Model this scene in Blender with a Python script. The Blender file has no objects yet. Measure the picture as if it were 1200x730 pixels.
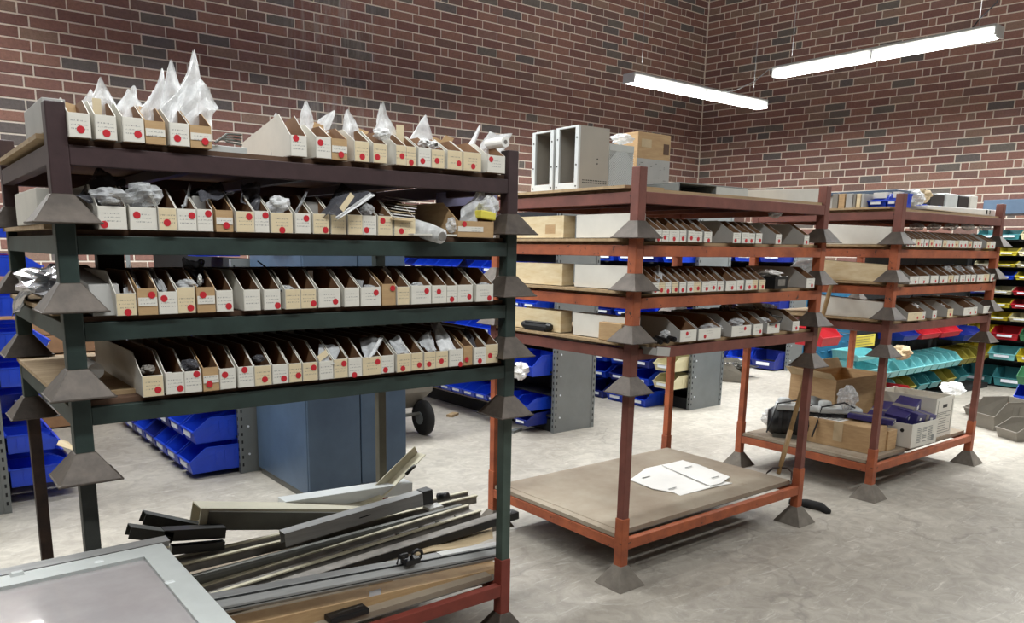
import bpy, math, random
from mathutils import Vector, Matrix
random.seed(7)
PI = math.pi
C = bpy.context.scene.collection
SC = bpy.context.scene

# ------------------------------------------------------------------ camera
CAM_H = 1.428
YAW, PITCH, ROLL = 0.6491, -0.1938, 0.0122
FPX, CX, CY = 910.0, 563.97, 468.58
def cam_axes():
    sy, cy, sp, cp = math.sin(YAW), math.cos(YAW), math.sin(PITCH), math.cos(PITCH)
    d = Vector((sy*cp, cy*cp, sp)); r = Vector((cy, -sy, 0)); u = r.cross(d)
    c, s = math.cos(ROLL), math.sin(ROLL)
    return r*c + u*s, u*c - r*s, d
RX, RU, RD = cam_axes()
cam = bpy.data.objects.new('camera', bpy.data.cameras.new('camera')); C.objects.link(cam)
cam.matrix_world = Matrix(((RX.x, RU.x, -RD.x, 0), (RX.y, RU.y, -RD.y, 0), (RX.z, RU.z, -RD.z, CAM_H), (0, 0, 0, 1)))
cam.data.sensor_width = 36; cam.data.sensor_fit = 'HORIZONTAL'
cam.data.lens = FPX/1200*36
cam.data.shift_x = (600-CX)/1200; cam.data.shift_y = (CY-365)/1200
cam.data.clip_start = 0.05; cam.data.clip_end = 100
SC.camera = cam
def at(x, y, X=None, Y=None, Z=None):
    """measured position in the photograph -> point on a real plane of the room"""
    q = RX*((x-CX)/FPX) - RU*((y-CY)/FPX) + RD
    o = Vector((0, 0, CAM_H))
    t = (X/q.x) if X is not None else (Y/q.y if Y is not None else (Z-CAM_H)/q.z)
    return o + q*t

# ------------------------------------------------------------------ world, lights, exposure
w = bpy.data.worlds.new('world'); SC.world = w; w.use_nodes = True
w.node_tree.nodes['Background'].inputs[0].default_value = (0.8, 0.86, 1, 1)
w.node_tree.nodes['Background'].inputs[1].default_value = 0.10
SC.view_settings.view_transform = 'Standard'; SC.view_settings.look = 'None'
SC.view_settings.exposure = 0.42; SC.view_settings.gamma = 1; SC.view_settings.use_curve_mapping = False
def area(name, loc, sx, sy, power, rz=0, col=(0.97, 1.0, 0.99), spread=180):
    l = bpy.data.lights.new(name, 'AREA'); l.shape = 'RECTANGLE'; l.size = sx; l.size_y = sy
    l.energy = power; l.color = col; l.spread = math.radians(spread)
    o = bpy.data.objects.new(name, l); o.location = loc; o.rotation_euler = (0, 0, rz); C.objects.link(o)
    return o
LZ = 3.25
for i, (x, y, rz, p) in enumerate([(7.7, 5.98, 0, 120), (7.55, 3.75, PI/2, 120),
        (0.4, 5.1, 0, 90), (3.9, 5.3, 0, 110), (6.4, 3.0, 0, 60), (1.4, 3.2, 0, 45), (0.4, 0.9, 0, 42), (4.0, 0.0, 0, 42), (7.6, 0.4, PI/2, 55),
        (9.6, 1.6, PI/2, 70), (-1.8, 5.0, 0, 70)]):
    area('fluorescent_light', (x, y, LZ-0.06 if i > 1 else LZ-0.09), 2.4, 0.16, p, rz)
    up = area('fluorescent_spill', (x, y, LZ+.12), 2.4, 0.16, p*(.24 if i > 1 else .10), rz); up.rotation_euler = (PI, 0, rz)   # bare strips also shine upwards

# ------------------------------------------------------------------ helpers
class MB:
    def __init__(s): s.v = []; s.f = []; s.m = []; s.t = []
    def face(s, idx, mi=0, tone=0.0): s.f.append(tuple(idx)); s.m.append(mi); s.t.append(tone)
    def hexa(s, p, mi=0, tone=0.0):
        b = len(s.v); s.v += [tuple(q) for q in p]
        for q in ((3, 2, 1, 0), (4, 5, 6, 7), (0, 1, 5, 4), (1, 2, 6, 5), (2, 3, 7, 6), (3, 0, 4, 7)):
            s.face([b+k for k in q], mi, tone)
    def box(s, x0, y0, z0, x1, y1, z1, mi=0, M=None, tone=0.0):
        p = [(x0, y0, z0), (x1, y0, z0), (x1, y1, z0), (x0, y1, z0), (x0, y0, z1), (x1, y0, z1), (x1, y1, z1), (x0, y1, z1)]
        if M is not None: p = [M @ Vector(q) for q in p]
        s.hexa(p, mi, tone)
    def frustum(s, c, a0, z0, a1, z1, mi=0, b0=None, b1=None):
        b0 = a0 if b0 is None else b0; b1 = a1 if b1 is None else b1
        x, y = c
        s.hexa([(x-a0, y-b0, z0), (x+a0, y-b0, z0), (x+a0, y+b0, z0), (x-a0, y+b0, z0), (x-a1, y-b1, z1), (x+a1, y-b1, z1), (x+a1, y+b1, z1), (x-a1, y+b1, z1)], mi)
    def prism(s, poly, P0, P1, up=(0, 0, 1), mi=0, caps=True):
        """poly in (side, up) extruded from P0 to P1"""
        P0 = Vector(P0); P1 = Vector(P1); d = (P1-P0).normalized(); up = Vector(up)
        sd = d.cross(up).normalized(); u = sd.cross(d)
        b = len(s.v); n = len(poly)
        for P in (P0, P1):
            for (a, c) in poly: s.v.append(tuple(P + sd*a + u*c))
        for i in range(n):
            j = (i+1) % n; s.face([b+i, b+j, b+n+j, b+n+i], mi)
        if caps: s.face([b+i for i in range(n)][::-1], mi); s.face([b+n+i for i in range(n)], mi)
    def tube(s, pts, r, n=8, mi=0, caps=True):
        pts = [Vector(p) for p in pts]; b = len(s.v); R = r if isinstance(r, (list, tuple)) else [r]*len(pts)
        for k, p in enumerate(pts):
            d = (pts[min(k+1, len(pts)-1)]-pts[max(k-1, 0)]).normalized()
            a = Vector((0, 0, 1)) if abs(d.z) < 0.9 else Vector((1, 0, 0))
            e = d.cross(a).normalized(); g = e.cross(d)
            for i in range(n):
                t = 2*PI*i/n; s.v.append(tuple(p + (e*math.cos(t)+g*math.sin(t))*R[k]))
        for k in range(len(pts)-1):
            for i in range(n):
                j = (i+1) % n; s.face([b+k*n+i, b+k*n+j, b+(k+1)*n+j, b+(k+1)*n+i], mi)
        if caps: s.face([b+i for i in range(n)][::-1], mi); s.face([b+(len(pts)-1)*n+i for i in range(n)], mi)
    def disc(s, c, r, y, th=0.0006, n=14, mi=0):
        b = len(s.v)
        for yy in (y, y-th):
            for i in range(n): t = 2*PI*i/n; s.v.append((c[0]+r*math.cos(t), yy, c[1]+r*math.sin(t)))
        s.face([b+n+i for i in range(n)], mi)
        for i in range(n): j = (i+1) % n; s.face([b+i, b+j, b+n+j, b+n+i], mi)
    def grid(s, fn, nu, nv, mi=0):
        b = len(s.v)
        for i in range(nu+1):
            for j in range(nv+1): s.v.append(tuple(fn(i/nu, j/nv)))
        for i in range(nu):
            for j in range(nv):
                a = b+i*(nv+1)+j; s.face([a, a+nv+1, a+nv+2, a+1], mi)
    def mesh(s, name, mats, smooth=False, tone=False):
        me = bpy.data.meshes.new(name); me.from_pydata(s.v, [], s.f)
        for m in (mats if isinstance(mats, (list, tuple)) else [mats]): me.materials.append(m)
        me.polygons.foreach_set('material_index', s.m)
        if smooth: me.polygons.foreach_set('use_smooth', [True]*len(s.f))
        if tone:
            a = me.attributes.new('tone', 'FLOAT', 'FACE'); a.data.foreach_set('value', s.t)
        me.update(); return me
    def build(s, name, mats, parent=None, loc=None, rot=None, smooth=False, bevel=0, solid=0, kind=None, tone=False):
        o = bpy.data.objects.new(name, s.mesh(name, mats, smooth, tone)); C.objects.link(o)
        if parent: o.parent = parent
        if loc: o.location = loc
        if rot: o.rotation_euler = rot
        if bevel:
            b = o.modifiers.new('bevel', 'BEVEL'); b.width = bevel; b.segments = 2; b.limit_method = 'ANGLE'
        if solid:
            q = o.modifiers.new('solid', 'SOLIDIFY'); q.thickness = solid
        if kind: o['kind'] = kind
        return o
def tag(o, label, cat, group=None):
    o['label'] = label; o['category'] = cat
    if group: o['group'] = group
    return o
def empty(name, loc, rz=0, rot=None):
    o = bpy.data.objects.new(name, None); C.objects.link(o); o.empty_display_size = 0.05
    o.location = loc; o.rotation_euler = rot if rot else (0, 0, rz); return o
def copy_tree(o, parent=None):
    c = o.copy(); C.objects.link(c); c.parent = parent
    for ch in list(o.children): copy_tree(ch, c)
    return c
def cp(o, loc, parent=None, rot=None):
    c = o.copy(); C.objects.link(c); c.location = loc
    if parent: c.parent = parent
    if rot: c.rotation_euler = rot
    return c
ORD = 'zeroth first second third fourth fifth sixth seventh eighth ninth tenth eleventh twelfth thirteenth fourteenth fifteenth sixteenth seventeenth eighteenth nineteenth twentieth twenty-first twenty-second twenty-third twenty-fourth twenty-fifth twenty-sixth twenty-seventh twenty-eighth twenty-ninth thirtieth'.split()

# ------------------------------------------------------------------ materials
def lin(c): return tuple(((v/255)/12.92 if v/255 <= 0.04045 else ((v/255+0.055)/1.055)**2.4) for v in c)
MATS = {}
def mat(name, rgb, rough=0.6, metal=0.0, var=0.12, scale=12.0, bump=0.0, bscale=60.0, alpha=None, stretch=(1, 1, 1), rgb2=None, spot=None, spots=0.0, coat=0.0, emis=None):
    m = bpy.data.materials.new(name); m.use_nodes = True; nt = m.node_tree; N = nt.nodes; L = nt.links
    b = N['Principled BSDF']; b.inputs['Roughness'].default_value = rough; b.inputs['Metallic'].default_value = metal
    c = lin(rgb); c2 = lin(rgb2) if rgb2 else tuple(v*(1-var*2.2) for v in c)
    tc = N.new('ShaderNodeTexCoord'); mp = N.new('ShaderNodeMapping'); mp.inputs['Scale'].default_value = stretch
    L.new(tc.outputs['Object'], mp.inputs['Vector'])
    n = N.new('ShaderNodeTexNoise'); n.inputs['Scale'].default_value = scale; n.inputs['Detail'].default_value = 5
    n.inputs['Roughness'].default_value = 0.62
    L.new(mp.outputs[0], n.inputs['Vector'])
    r = N.new('ShaderNodeValToRGB'); r.color_ramp.elements[0].position = 0.33; r.color_ramp.elements[1].position = 0.68
    r.color_ramp.elements[0].color = (*c2, 1); r.color_ramp.elements[1].color = (*c, 1)
    L.new(n.outputs[0], r.inputs[0]); out = r.outputs[0]
    if spot:
        n2 = N.new('ShaderNodeTexNoise'); n2.inputs['Scale'].default_value = scale*3.1; n2.inputs['Detail'].default_value = 7; n2.inputs['Roughness'].default_value = .7
        L.new(tc.outputs['Object'], n2.inputs['Vector'])
        r2 = N.new('ShaderNodeValToRGB'); r2.color_ramp.elements[0].position = 0.62-spots; r2.color_ramp.elements[1].position = 0.66-spots
        L.new(n2.outputs[0], r2.inputs[0])
        mx = N.new('ShaderNodeMixRGB'); L.new(r2.outputs[0], mx.inputs[0]); L.new(out, mx.inputs[1]); mx.inputs[2].default_value = (*lin(spot), 1); out = mx.outputs[0]
    L.new(out, b.inputs['Base Color'])
    if bump:
        n3 = N.new('ShaderNodeTexNoise'); n3.inputs['Scale'].default_value = bscale; n3.inputs['Detail'].default_value = 4
        L.new(mp.outputs[0], n3.inputs['Vector'])
        bp = N.new('ShaderNodeBump'); bp.inputs['Strength'].default_value = bump; bp.inputs['Distance'].default_value = 0.004
        L.new(n3.outputs[0], bp.inputs['Height']); L.new(bp.outputs[0], b.inputs['Normal'])
    if alpha is not None: b.inputs['Alpha'].default_value = alpha
    if coat: b.inputs['Coat Weight'].default_value = coat
    if emis: b.inputs['Emission Color'].default_value = (*lin(rgb), 1); b.inputs['Emission Strength'].default_value = emis
    MATS[name] = m; return m
M_purple = mat('dark_purple_paint', (66, 46, 48), 0.55, 0, 0.15, 14, 0.12, spot=(96, 80, 78), spots=-0.06)
M_green = mat('dark_green_paint', (50, 66, 62), 0.5, 0, 0.2, 9, 0.1, spot=(120, 124, 116), spots=-0.12)
M_greenl = mat('grey_green_paint', (76, 92, 84), 0.5, 0, 0.15, 9, 0.1)
M_olive = mat('olive_brown_paint', (92, 88, 74), 0.6, 0, 0.15, 9, 0.1)
M_redlow = mat('oxide_red_paint', (140, 62, 50), 0.6, 0, 0.15, 9, 0.1, spot=(80, 50, 44), spots=-0.05)
M_redbr = mat('red_brown_paint', (128, 74, 63), 0.6, 0, 0.16, 10, 0.12, spot=(70, 46, 42), spots=-0.05)
M_orange = mat('worn_orange_paint', (182, 98, 60), 0.6, 0, 0.2, 10, 0.12, rgb2=(142, 74, 48), spot=(66, 46, 40), spots=-0.005)
M_rust = mat('rusty_brown_steel', (66, 48, 40), 0.75, 0, 0.3, 16, 0.3, rgb2=(38, 28, 26))
M_blackst = mat('blackened_steel', (66, 68, 65), 0.6, 0.2, 0.2, 10, 0.1)
M_foot = mat('dull_dark_steel', (98, 88, 80), 0.5, 0.3, 0.2, 20, 0.15, spot=(130, 122, 112), spots=-0.1)
M_footd = mat('dusty_steel_foot', (128, 120, 110), 0.75, 0.1, 0.15, 20, 0.15)
M_ply = mat('plywood', (186, 160, 124), 0.75, 0, 0.15, 6, 0.1, 40, stretch=(1, 6, 6), rgb2=(160, 134, 100))
M_deck = mat('dusty_hardboard_deck', (166, 154, 136), 0.8, 0, 0.12, 3.2, 0.05, rgb2=(140, 124, 106), spot=(150, 134, 116), spots=-0.02)
M_dkdeck = mat('dark_hardboard', (112, 84, 66), 0.8, 0, 0.2, 8)
M_white = mat('white_cardboard', (226, 222, 212), 0.7, 0, 0.04, 10)
M_cream = mat('cream_cardboard', (232, 216, 182), 0.7, 0, 0.1, 9, stretch=(1, 1, 5), rgb2=(214, 190, 146))
M_kraft = mat('kraft_cardboard', (196, 164, 122), 0.75, 0, 0.08, 12, stretch=(1, 1, 6), rgb2=(180, 146, 106))
M_inner = mat('brown_cardboard_inside', (150, 112, 80), 0.8, 0, 0.12, 10)
M_greybox = mat('grey_white_cardboard', (182, 180, 176), 0.7, 0, 0.06, 10)
M_dot = mat('red_sticker', (206, 42, 54), 0.5, 0, 0.05, 30)
M_ink = mat('printed_black', (34, 34, 36), 0.6)
M_blue = mat('blue_plastic', (28, 72, 214), 0.35, 0, 0.08, 8)
M_navy = mat('dark_blue_plastic', (26, 44, 140), 0.4, 0, 0.08, 8)
M_cyan = mat('aqua_plastic', (140, 216, 220), 0.4, 0, 0.08, 8)
M_teal = mat('teal_plastic', (66, 140, 146), 0.4, 0, 0.1, 8)
M_red = mat('red_plastic', (196, 40, 52), 0.4, 0, 0.08, 8)
M_yellow = mat('yellow_plastic', (226, 208, 60), 0.45, 0, 0.08, 8)
M_olivep = mat('olive_yellow_plastic', (150, 140, 56), 0.45, 0, 0.1, 8)
M_ivory = mat('ivory_plastic', (222, 214, 176), 0.45, 0, 0.05, 8)
M_greenp = mat('green_plastic', (70, 130, 90), 0.45, 0, 0.1, 8)
M_greyp = mat('grey_plastic', (138, 132, 122), 0.5, 0, 0.08, 8)
M_greyst = mat('grey_painted_steel', (122, 126, 126), 0.45, 0.1, 0.06, 6)
M_cabblue = mat('blue_grey_painted_steel', (78, 98, 120), 0.4, 0.1, 0.08, 3, rgb2=(64, 82, 103))
M_slot = mat('dark_perforation', (26, 28, 30), 0.8)
M_dark = mat('black_plastic', (22, 22, 24), 0.4, 0, 0.1, 10)
M_rubber = mat('black_rubber', (30, 29, 29), 0.8, 0, 0.1, 20, 0.2)
M_alu = mat('brushed_aluminium', (212, 212, 208), 0.35, 0.35, 0.08, 6, 0.05, 40, stretch=(1, 14, 14))
M_alud = mat('grey_anodised_aluminium', (158, 158, 157), 0.42, 0.1, 0.1, 6, 0.05, 40, stretch=(1, 10, 10))
M_lip = mat('cream_rail_lip', (214, 208, 184), 0.5, 0.05, 0.08, 14, rgb2=(184, 176, 150))
M_railg = mat('dusty_grey_rail', (140, 134, 127), 0.6, 0.0, 0.2, 18, spot=(70, 64, 60), spots=-0.03)
M_beige = mat('beige_painted_steel', (208, 203, 182), 0.45, 0.1, 0.08, 5)
M_dgrey = mat('dark_grey_steel', (104, 104, 98), 0.5, 0.2, 0.12, 9)
M_lgrey = mat('light_grey_painted_steel', (196, 200, 198), 0.45, 0.05, 0.04, 20)
M_offw = mat('off_white_steel', (218, 222, 222), 0.4, 0.05, 0.04, 6)
M_encl = mat('warm_grey_enclosure_steel', (172, 166, 156), 0.45, 0.05, 0.05, 5)
M_paper = mat('white_paper', (240, 238, 234), 0.8, 0, 0.03, 10)
M_tan = mat('tan_packing_paper', (206, 184, 148), 0.8, 0, 0.1, 8)
M_wood = mat('worn_wooden_handle', (160, 128, 84), 0.6, 0, 0.15, 8, 0.05, 40, stretch=(6, 6, 1))
M_lilac = mat('lavender_grey_board', (128, 126, 160), 0.7, 0, 0.06, 6)
M_violet = mat('dark_blue_printed_card', (52, 46, 112), 0.45, 0, 0.15, 20, spot=(150, 150, 180), spots=-0.09)
M_louv = mat('blue_louvre_steel', (42, 110, 150), 0.45, 0.1, 0.08, 5)
M_conn = mat('small_metal_parts', (120, 116, 108), 0.4, 0.6, 0.4, 60, rgb2=(40, 38, 36))
M_ywpap = mat('yellow_order_paper', (236, 222, 90), 0.7, 0, 0.05, 10)
M_floorlip = mat('bin_tag_white', (232, 236, 244), 0.6, 0, 0.03, 10)
M_clear = mat('frosted_clear_tape', (200, 200, 204), 0.3, 0, 0.05, 20)

def plastic(name, rgb, op, rough=0.18, lo=0.5):
    m = bpy.data.materials.new(name); m.use_nodes = True; nt = m.node_tree; N = nt.nodes; L = nt.links
    out = N['Material Output']; b = N['Principled BSDF']; b.inputs['Base Color'].default_value = (*lin(rgb), 1); b.inputs['Roughness'].default_value = rough
    tr = N.new('ShaderNodeBsdfTransparent'); mx = N.new('ShaderNodeMixShader')
    lw = N.new('ShaderNodeLayerWeight'); lw.inputs[0].default_value = 0.45
    n = N.new('ShaderNodeTexNoise'); n.inputs['Scale'].default_value = 38; n.inputs['Detail'].default_value = 5
    tc = N.new('ShaderNodeTexCoord'); L.new(tc.outputs['Object'], n.inputs['Vector'])
    m1 = N.new('ShaderNodeMath'); m1.operation = 'MULTIPLY_ADD'; m1.inputs[1].default_value = 0.8; m1.inputs[2].default_value = op-0.4; L.new(n.outputs[0], m1.inputs[0])
    m2 = N.new('ShaderNodeMath'); m2.operation = 'MULTIPLY_ADD'; m2.inputs[1].default_value = lo; L.new(lw.outputs['Facing'], m2.inputs[0]); L.new(m1.outputs[0], m2.inputs[2]); m2.use_clamp = True
    L.new(m2.outputs[0], mx.inputs[0]); L.new(tr.outputs[0], mx.inputs[1]); L.new(b.outputs[0], mx.inputs[2]); L.new(mx.outputs[0], out.inputs[0])
    bp = N.new('ShaderNodeBump'); bp.inputs['Strength'].default_value = 0.5; bp.inputs['Distance'].default_value = 0.006
    L.new(n.outputs[0], bp.inputs['Height']); L.new(bp.outputs[0], b.inputs['Normal'])
    return m
M_bag = plastic('milky_plastic_film', (252, 253, 254), 0.46, 0.2, 0.45)
M_bagc = plastic('clear_plastic_film', (224, 226, 228), 0.36, 0.15, 0.45)
M_esd = plastic('smoky_antistatic_film', (90, 90, 96), 0.5)
M_foil = mat('silver_antistatic_foil', (200, 200, 204), 0.22, 0.85, 0.1, 20, 0.3, 20)
M_tubeon = mat('glowing_fluorescent_tube', (255, 252, 246), 0.5, emis=9)
M_acryl = mat('scuffed_acrylic_window', (188, 183, 183), 0.13, 0.0, 0.12, 6, 0.03, 90, rgb2=(170, 164, 165), coat=0.7)

def label_mat(name, rgb, dens=0.5, seed=0):
    m = mat(name, rgb, 0.65, 0, 0.05, 9, stretch=(1, 1, 4)); nt = m.node_tree; N = nt.nodes; L = nt.links
    b = N['Principled BSDF']; src = b.inputs['Base Color'].links[0].from_socket
    tc = N.new('ShaderNodeTexCoord'); sx = N.new('ShaderNodeSeparateXYZ'); L.new(tc.outputs['Object'], sx.inputs[0])
    def mth(op, a, bb=None, cc=None):
        q = N.new('ShaderNodeMath'); q.operation = op
        for i, v in enumerate((a, bb, cc)):
            if v is None: continue
            if isinstance(v, (int, float)): q.inputs[i].default_value = v
            else: L.new(v, q.inputs[i])
        return q.outputs[0]
    fr = mth('FRACT', mth('MULTIPLY', sx.outputs[2], 110)); line = mth('LESS_THAN', fr, 0.3)
    n = N.new('ShaderNodeTexNoise'); n.inputs['Scale'].default_value = 1; n.inputs['Detail'].default_value = 3
    mp = N.new('ShaderNodeMapping'); mp.inputs['Scale'].default_value = (420, 1, 110); mp.inputs['Location'].default_value = (seed, 0, 0)
    L.new(tc.outputs['Object'], mp.inputs['Vector']); L.new(mp.outputs[0], n.inputs['Vector'])
    g = mth('GREATER_THAN', n.outputs[0], 0.56-0.1*dens)
    mid = mth('LESS_THAN', mth('ABSOLUTE', mth('SUBTRACT', sx.outputs[2], 0.031)), 0.0145)
    inn = mth('LESS_THAN', mth('ABSOLUTE', sx.outputs[0]), 0.018)
    f = mth('MULTIPLY', mth('MULTIPLY', line, g), mth('MULTIPLY', mid, inn))
    f = mth('MULTIPLY', f, 0.7)
    mx = N.new('ShaderNodeMixRGB'); L.new(f, mx.inputs[0]); L.new(src, mx.inputs[1]); mx.inputs[2].default_value = (0.08, 0.07, 0.09, 1)
    L.new(mx.outputs[0], b.inputs['Base Color']); return m
M_lab = {'w': label_mat('white_label_card', (236, 232, 222)), 'c': label_mat('cream_label_card', (234, 216, 180), 0.3, 31), 'k': M_kraft, 's': M_kraft, 'K': M_kraft}

def brick_mat():
    m = bpy.data.materials.new('brick_face'); m.use_nodes = True; nt = m.node_tree; N = nt.nodes; L = nt.links
    b = N['Principled BSDF']; b.inputs['Roughness'].default_value = 0.8
    a = N.new('ShaderNodeAttribute'); a.attribute_name = 'tone'
    r = N.new('ShaderNodeValToRGB'); r.color_ramp.interpolation = 'CONSTANT'
    cols = [(0, (146, 106, 95)), (0.2, (132, 95, 87)), (0.4, (154, 114, 100)), (0.55, (142, 108, 99)), (0.7, (126, 98, 90)), (0.8, (148, 120, 105)), (0.86, (110, 102, 99)), (0.93, (116, 108, 101))]
    e = r.color_ramp.elements; e[0].color = (*lin(cols[0][1]), 1); e[1].position = cols[1][0]; e[1].color = (*lin(cols[1][1]), 1)
    for p, c in cols[2:]: q = e.new(p); q.color = (*lin(c), 1)
    L.new(a.outputs['Fac'], r.inputs[0])
    tc = N.new('ShaderNodeNewGeometry')
    n = N.new('ShaderNodeTexNoise'); n.inputs['Scale'].default_value = 45; n.inputs['Detail'].default_value = 6; n.inputs['Roughness'].default_value = .7
    L.new(tc.outputs['Position'], n.inputs['Vector'])
    mr = N.new('ShaderNodeMapRange'); mr.inputs['From Min'].default_value = .3; mr.inputs['From Max'].default_value = .7; mr.inputs['To Min'].default_value = .8; mr.inputs['To Max'].default_value = 1.15
    L.new(n.outputs[0], mr.inputs[0])
    mx = N.new('ShaderNodeVectorMath'); mx.operation = 'SCALE'; L.new(r.outputs[0], mx.inputs[0]); L.new(mr.outputs[0], mx.inputs['Scale'])
    out = add_stain(nt, mx.outputs[0], tc)
    L.new(out, b.inputs['Base Color'])
    bp = N.new('ShaderNodeBump'); bp.inputs['Strength'].default_value = .4; bp.inputs['Distance'].default_value = 0.004; L.new(n.outputs[0], bp.inputs['Height']); L.new(bp.outputs[0], b.inputs['Normal'])
    return m
def add_stain(nt, src, geo):
    """lime bloom streaks running down the back wall between 4.0 and 4.8 m"""
    N = nt.nodes; L = nt.links
    sx = N.new('ShaderNodeSeparateXYZ'); L.new(geo.outputs['Position'], sx.inputs[0])
    def mth(op, a, bb=None, clamp=False):
        q = N.new('ShaderNodeMath'); q.operation = op; q.use_clamp = clamp
        for i, v in enumerate((a, bb)):
            if v is None: continue
            if isinstance(v, (int, float)): q.inputs[i].default_value = v
            else: L.new(v, q.inputs[i])
        return q.outputs[0]
    dx = mth('ABSOLUTE', mth('SUBTRACT', sx.outputs[0], 4.15))
    band = mth('SUBTRACT', 1.0, mth('DIVIDE', dx, 0.75), True)
    isb = mth('GREATER_THAN', sx.outputs[1], 7.9)
    mp = N.new('ShaderNodeMapping'); mp.inputs['Scale'].default_value = (16, 1, 1.6); L.new(geo.outputs['Position'], mp.inputs['Vector'])
    n = N.new('ShaderNodeTexNoise'); n.inputs['Scale'].default_value = 1; n.inputs['Detail'].default_value = 6; n.inputs['Roughness'].default_value = .7; L.new(mp.outputs[0], n.inputs['Vector'])
    g = mth('MULTIPLY', mth('SUBTRACT', n.outputs[0], 0.47), 5, True)
    f = mth('MULTIPLY', mth('MULTIPLY', band, isb), mth('MULTIPLY', g, 0.75))
    mx = N.new('ShaderNodeMixRGB'); L.new(f, mx.inputs[0]); L.new(src, mx.inputs[1]); mx.inputs[2].default_value = (*lin((186, 178, 170)), 1)
    return mx.outputs[0]
M_brick = brick_mat()
def mortar_mat():
    m = mat('mortar', (244, 232, 216), 0.9, 0, 0.08, 8, 0.2, 120); nt = m.node_tree
    b = nt.nodes['Principled BSDF']; s = b.inputs['Base Color'].links[0].from_socket
    g = nt.nodes.new('ShaderNodeNewGeometry'); nt.links.new(add_stain(nt, s, g), b.inputs['Base Color']); return m
M_mortar = mortar_mat()
def floor_mat():
    m = bpy.data.materials.new('worn_concrete'); m.use_nodes = True; nt = m.node_tree; N = nt.nodes; L = nt.links
    b = N['Principled BSDF']; b.inputs['Roughness'].default_value = 0.55
    tc = N.new('ShaderNodeTexCoord')
    def noise(s, d=6, r=.6, dist=0, vec=None):
        n = N.new('ShaderNodeTexNoise'); n.inputs['Scale'].default_value = s; n.inputs['Detail'].default_value = d; n.inputs['Roughness'].default_value = r; n.inputs['Distortion'].default_value = dist
        L.new(vec or tc.outputs['Object'], n.inputs['Vector']); return n.outputs[0]
    def ramp(v, p0, c0, p1, c1):
        q = N.new('ShaderNodeValToRGB'); q.color_ramp.elements[0].position = p0; q.color_ramp.elements[1].position = p1
        q.color_ramp.elements[0].color = (*c0, 1); q.color_ramp.elements[1].color = (*c1, 1); L.new(v, q.inputs[0]); return q.outputs[0]
    def mixc(f, a, c, mode='MIX'):
        q = N.new('ShaderNodeMixRGB'); q.blend_type = mode
        if isinstance(f, float): q.inputs[0].default_value = f
        else: L.new(f, q.inputs[0])
        L.new(a, q.inputs[1])
        if isinstance(c, tuple): q.inputs[2].default_value = (*c, 1)
        else: L.new(c, q.inputs[2])
        return q.outputs[0]
    base = ramp(noise(0.55, 5, .6, .6), .36, lin((162, 155, 145)), .66, lin((190, 184, 173)))
    fine = ramp(noise(9, 9, .72, 1.2), .38, (0.72, 0.71, 0.70), .62, (1.04, 1.04, 1.03))
    c = mixc(0.85, base, fine, 'MULTIPLY')
    sc = N.new('ShaderNodeMapping'); sc.inputs['Scale'].default_value = (1.2, 5, 1); sc.inputs['Rotation'].default_value = (0, 0, .5); L.new(tc.outputs['Object'], sc.inputs['Vector'])
    c = mixc(ramp(noise(2.2, 8, .75, 2.5, sc.outputs[0]), .56, (0, 0, 0), .68, (.5, .5, .5)), c, lin((222, 218, 208)))
    c = mixc(ramp(noise(3.4, 9, .8, 1.5), .62, (0, 0, 0), .76, (.35, .35, .35)), c, lin((96, 92, 88)))
    v = N.new('ShaderNodeTexVoronoi'); v.feature = 'DISTANCE_TO_EDGE'; v.inputs['Scale'].default_value = 0.22
    wv = N.new('ShaderNodeVectorMath'); wv.operation = 'ADD'; nn = N.new('ShaderNodeTexNoise'); nn.inputs['Scale'].default_value = 2.2; nn.inputs['Detail'].default_value = 6
    L.new(tc.outputs['Object'], nn.inputs['Vector']); L.new(tc.outputs['Object'], wv.inputs[0]); L.new(nn.outputs['Color'], wv.inputs[1]); L.new(wv.outputs[0], v.inputs['Vector'])
    c = mixc(ramp(v.outputs['Distance'], .0, (.28, .28, .28), .0018, (0, 0, 0)), c, lin((84, 80, 76)))
    L.new(c, b.inputs['Base Color'])
    bp = N.new('ShaderNodeBump'); bp.inputs['Strength'].default_value = .25; bp.inputs['Distance'].default_value = 0.004; L.new(noise(14, 8, .7), bp.inputs['Height']); L.new(bp.outputs[0], b.inputs['Normal'])
    return m
M_floor = floor_mat()
M_dimwall = mat('plain_block_wall', (120, 108, 100), 0.9)
M_ceil = mat('pale_bounce_ceiling', (176, 174, 176), 0.9)  # unseen ceiling, coloured pale so it bounces light onto the upper walls

# ------------------------------------------------------------------ room shell
YB = 8.15; CRN = Vector((10.46, 8.15, 0)); RDIR = Vector((0.49, -3.45, 0)).normalized(); ZT = 5.6
END = CRN + RDIR*16
m = MB(); m.box(-6, -7, -0.1, END.x+.3, YB+.3, 0); m.build('floor', M_floor, kind='structure')
m = MB(); m.box(-6, -7, ZT, END.x+.3, YB+.3, ZT+.1); m.build('ceiling', M_ceil, kind='structure')
m = MB(); m.box(-6, YB, 0, CRN.x, YB+.2, ZT); wallb = m.build('wall_back', M_mortar, kind='structure')
nr = Vector((-RDIR.y, RDIR.x, 0))      # out of the room
if nr.x < 0: nr = -nr
m = MB(); a, b_ = CRN, END
m.hexa([a, b_, b_+nr*.2, a+nr*.2, a+Vector((0, 0, ZT)), b_+Vector((0, 0, ZT)), b_+nr*.2+Vector((0, 0, ZT)), a+nr*.2+Vector((0, 0, ZT))])
wallr = m.build('wall_right', M_mortar, kind='structure')
m = MB(); m.box(-6.2, -7, 0, -6, YB, ZT); m.build('wall_left', M_dimwall, kind='structure')
m = MB(); m.box(-6, -7.2, 0, END.x, -7, ZT); m.build('wall_front', M_dimwall, kind='structure')

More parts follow.
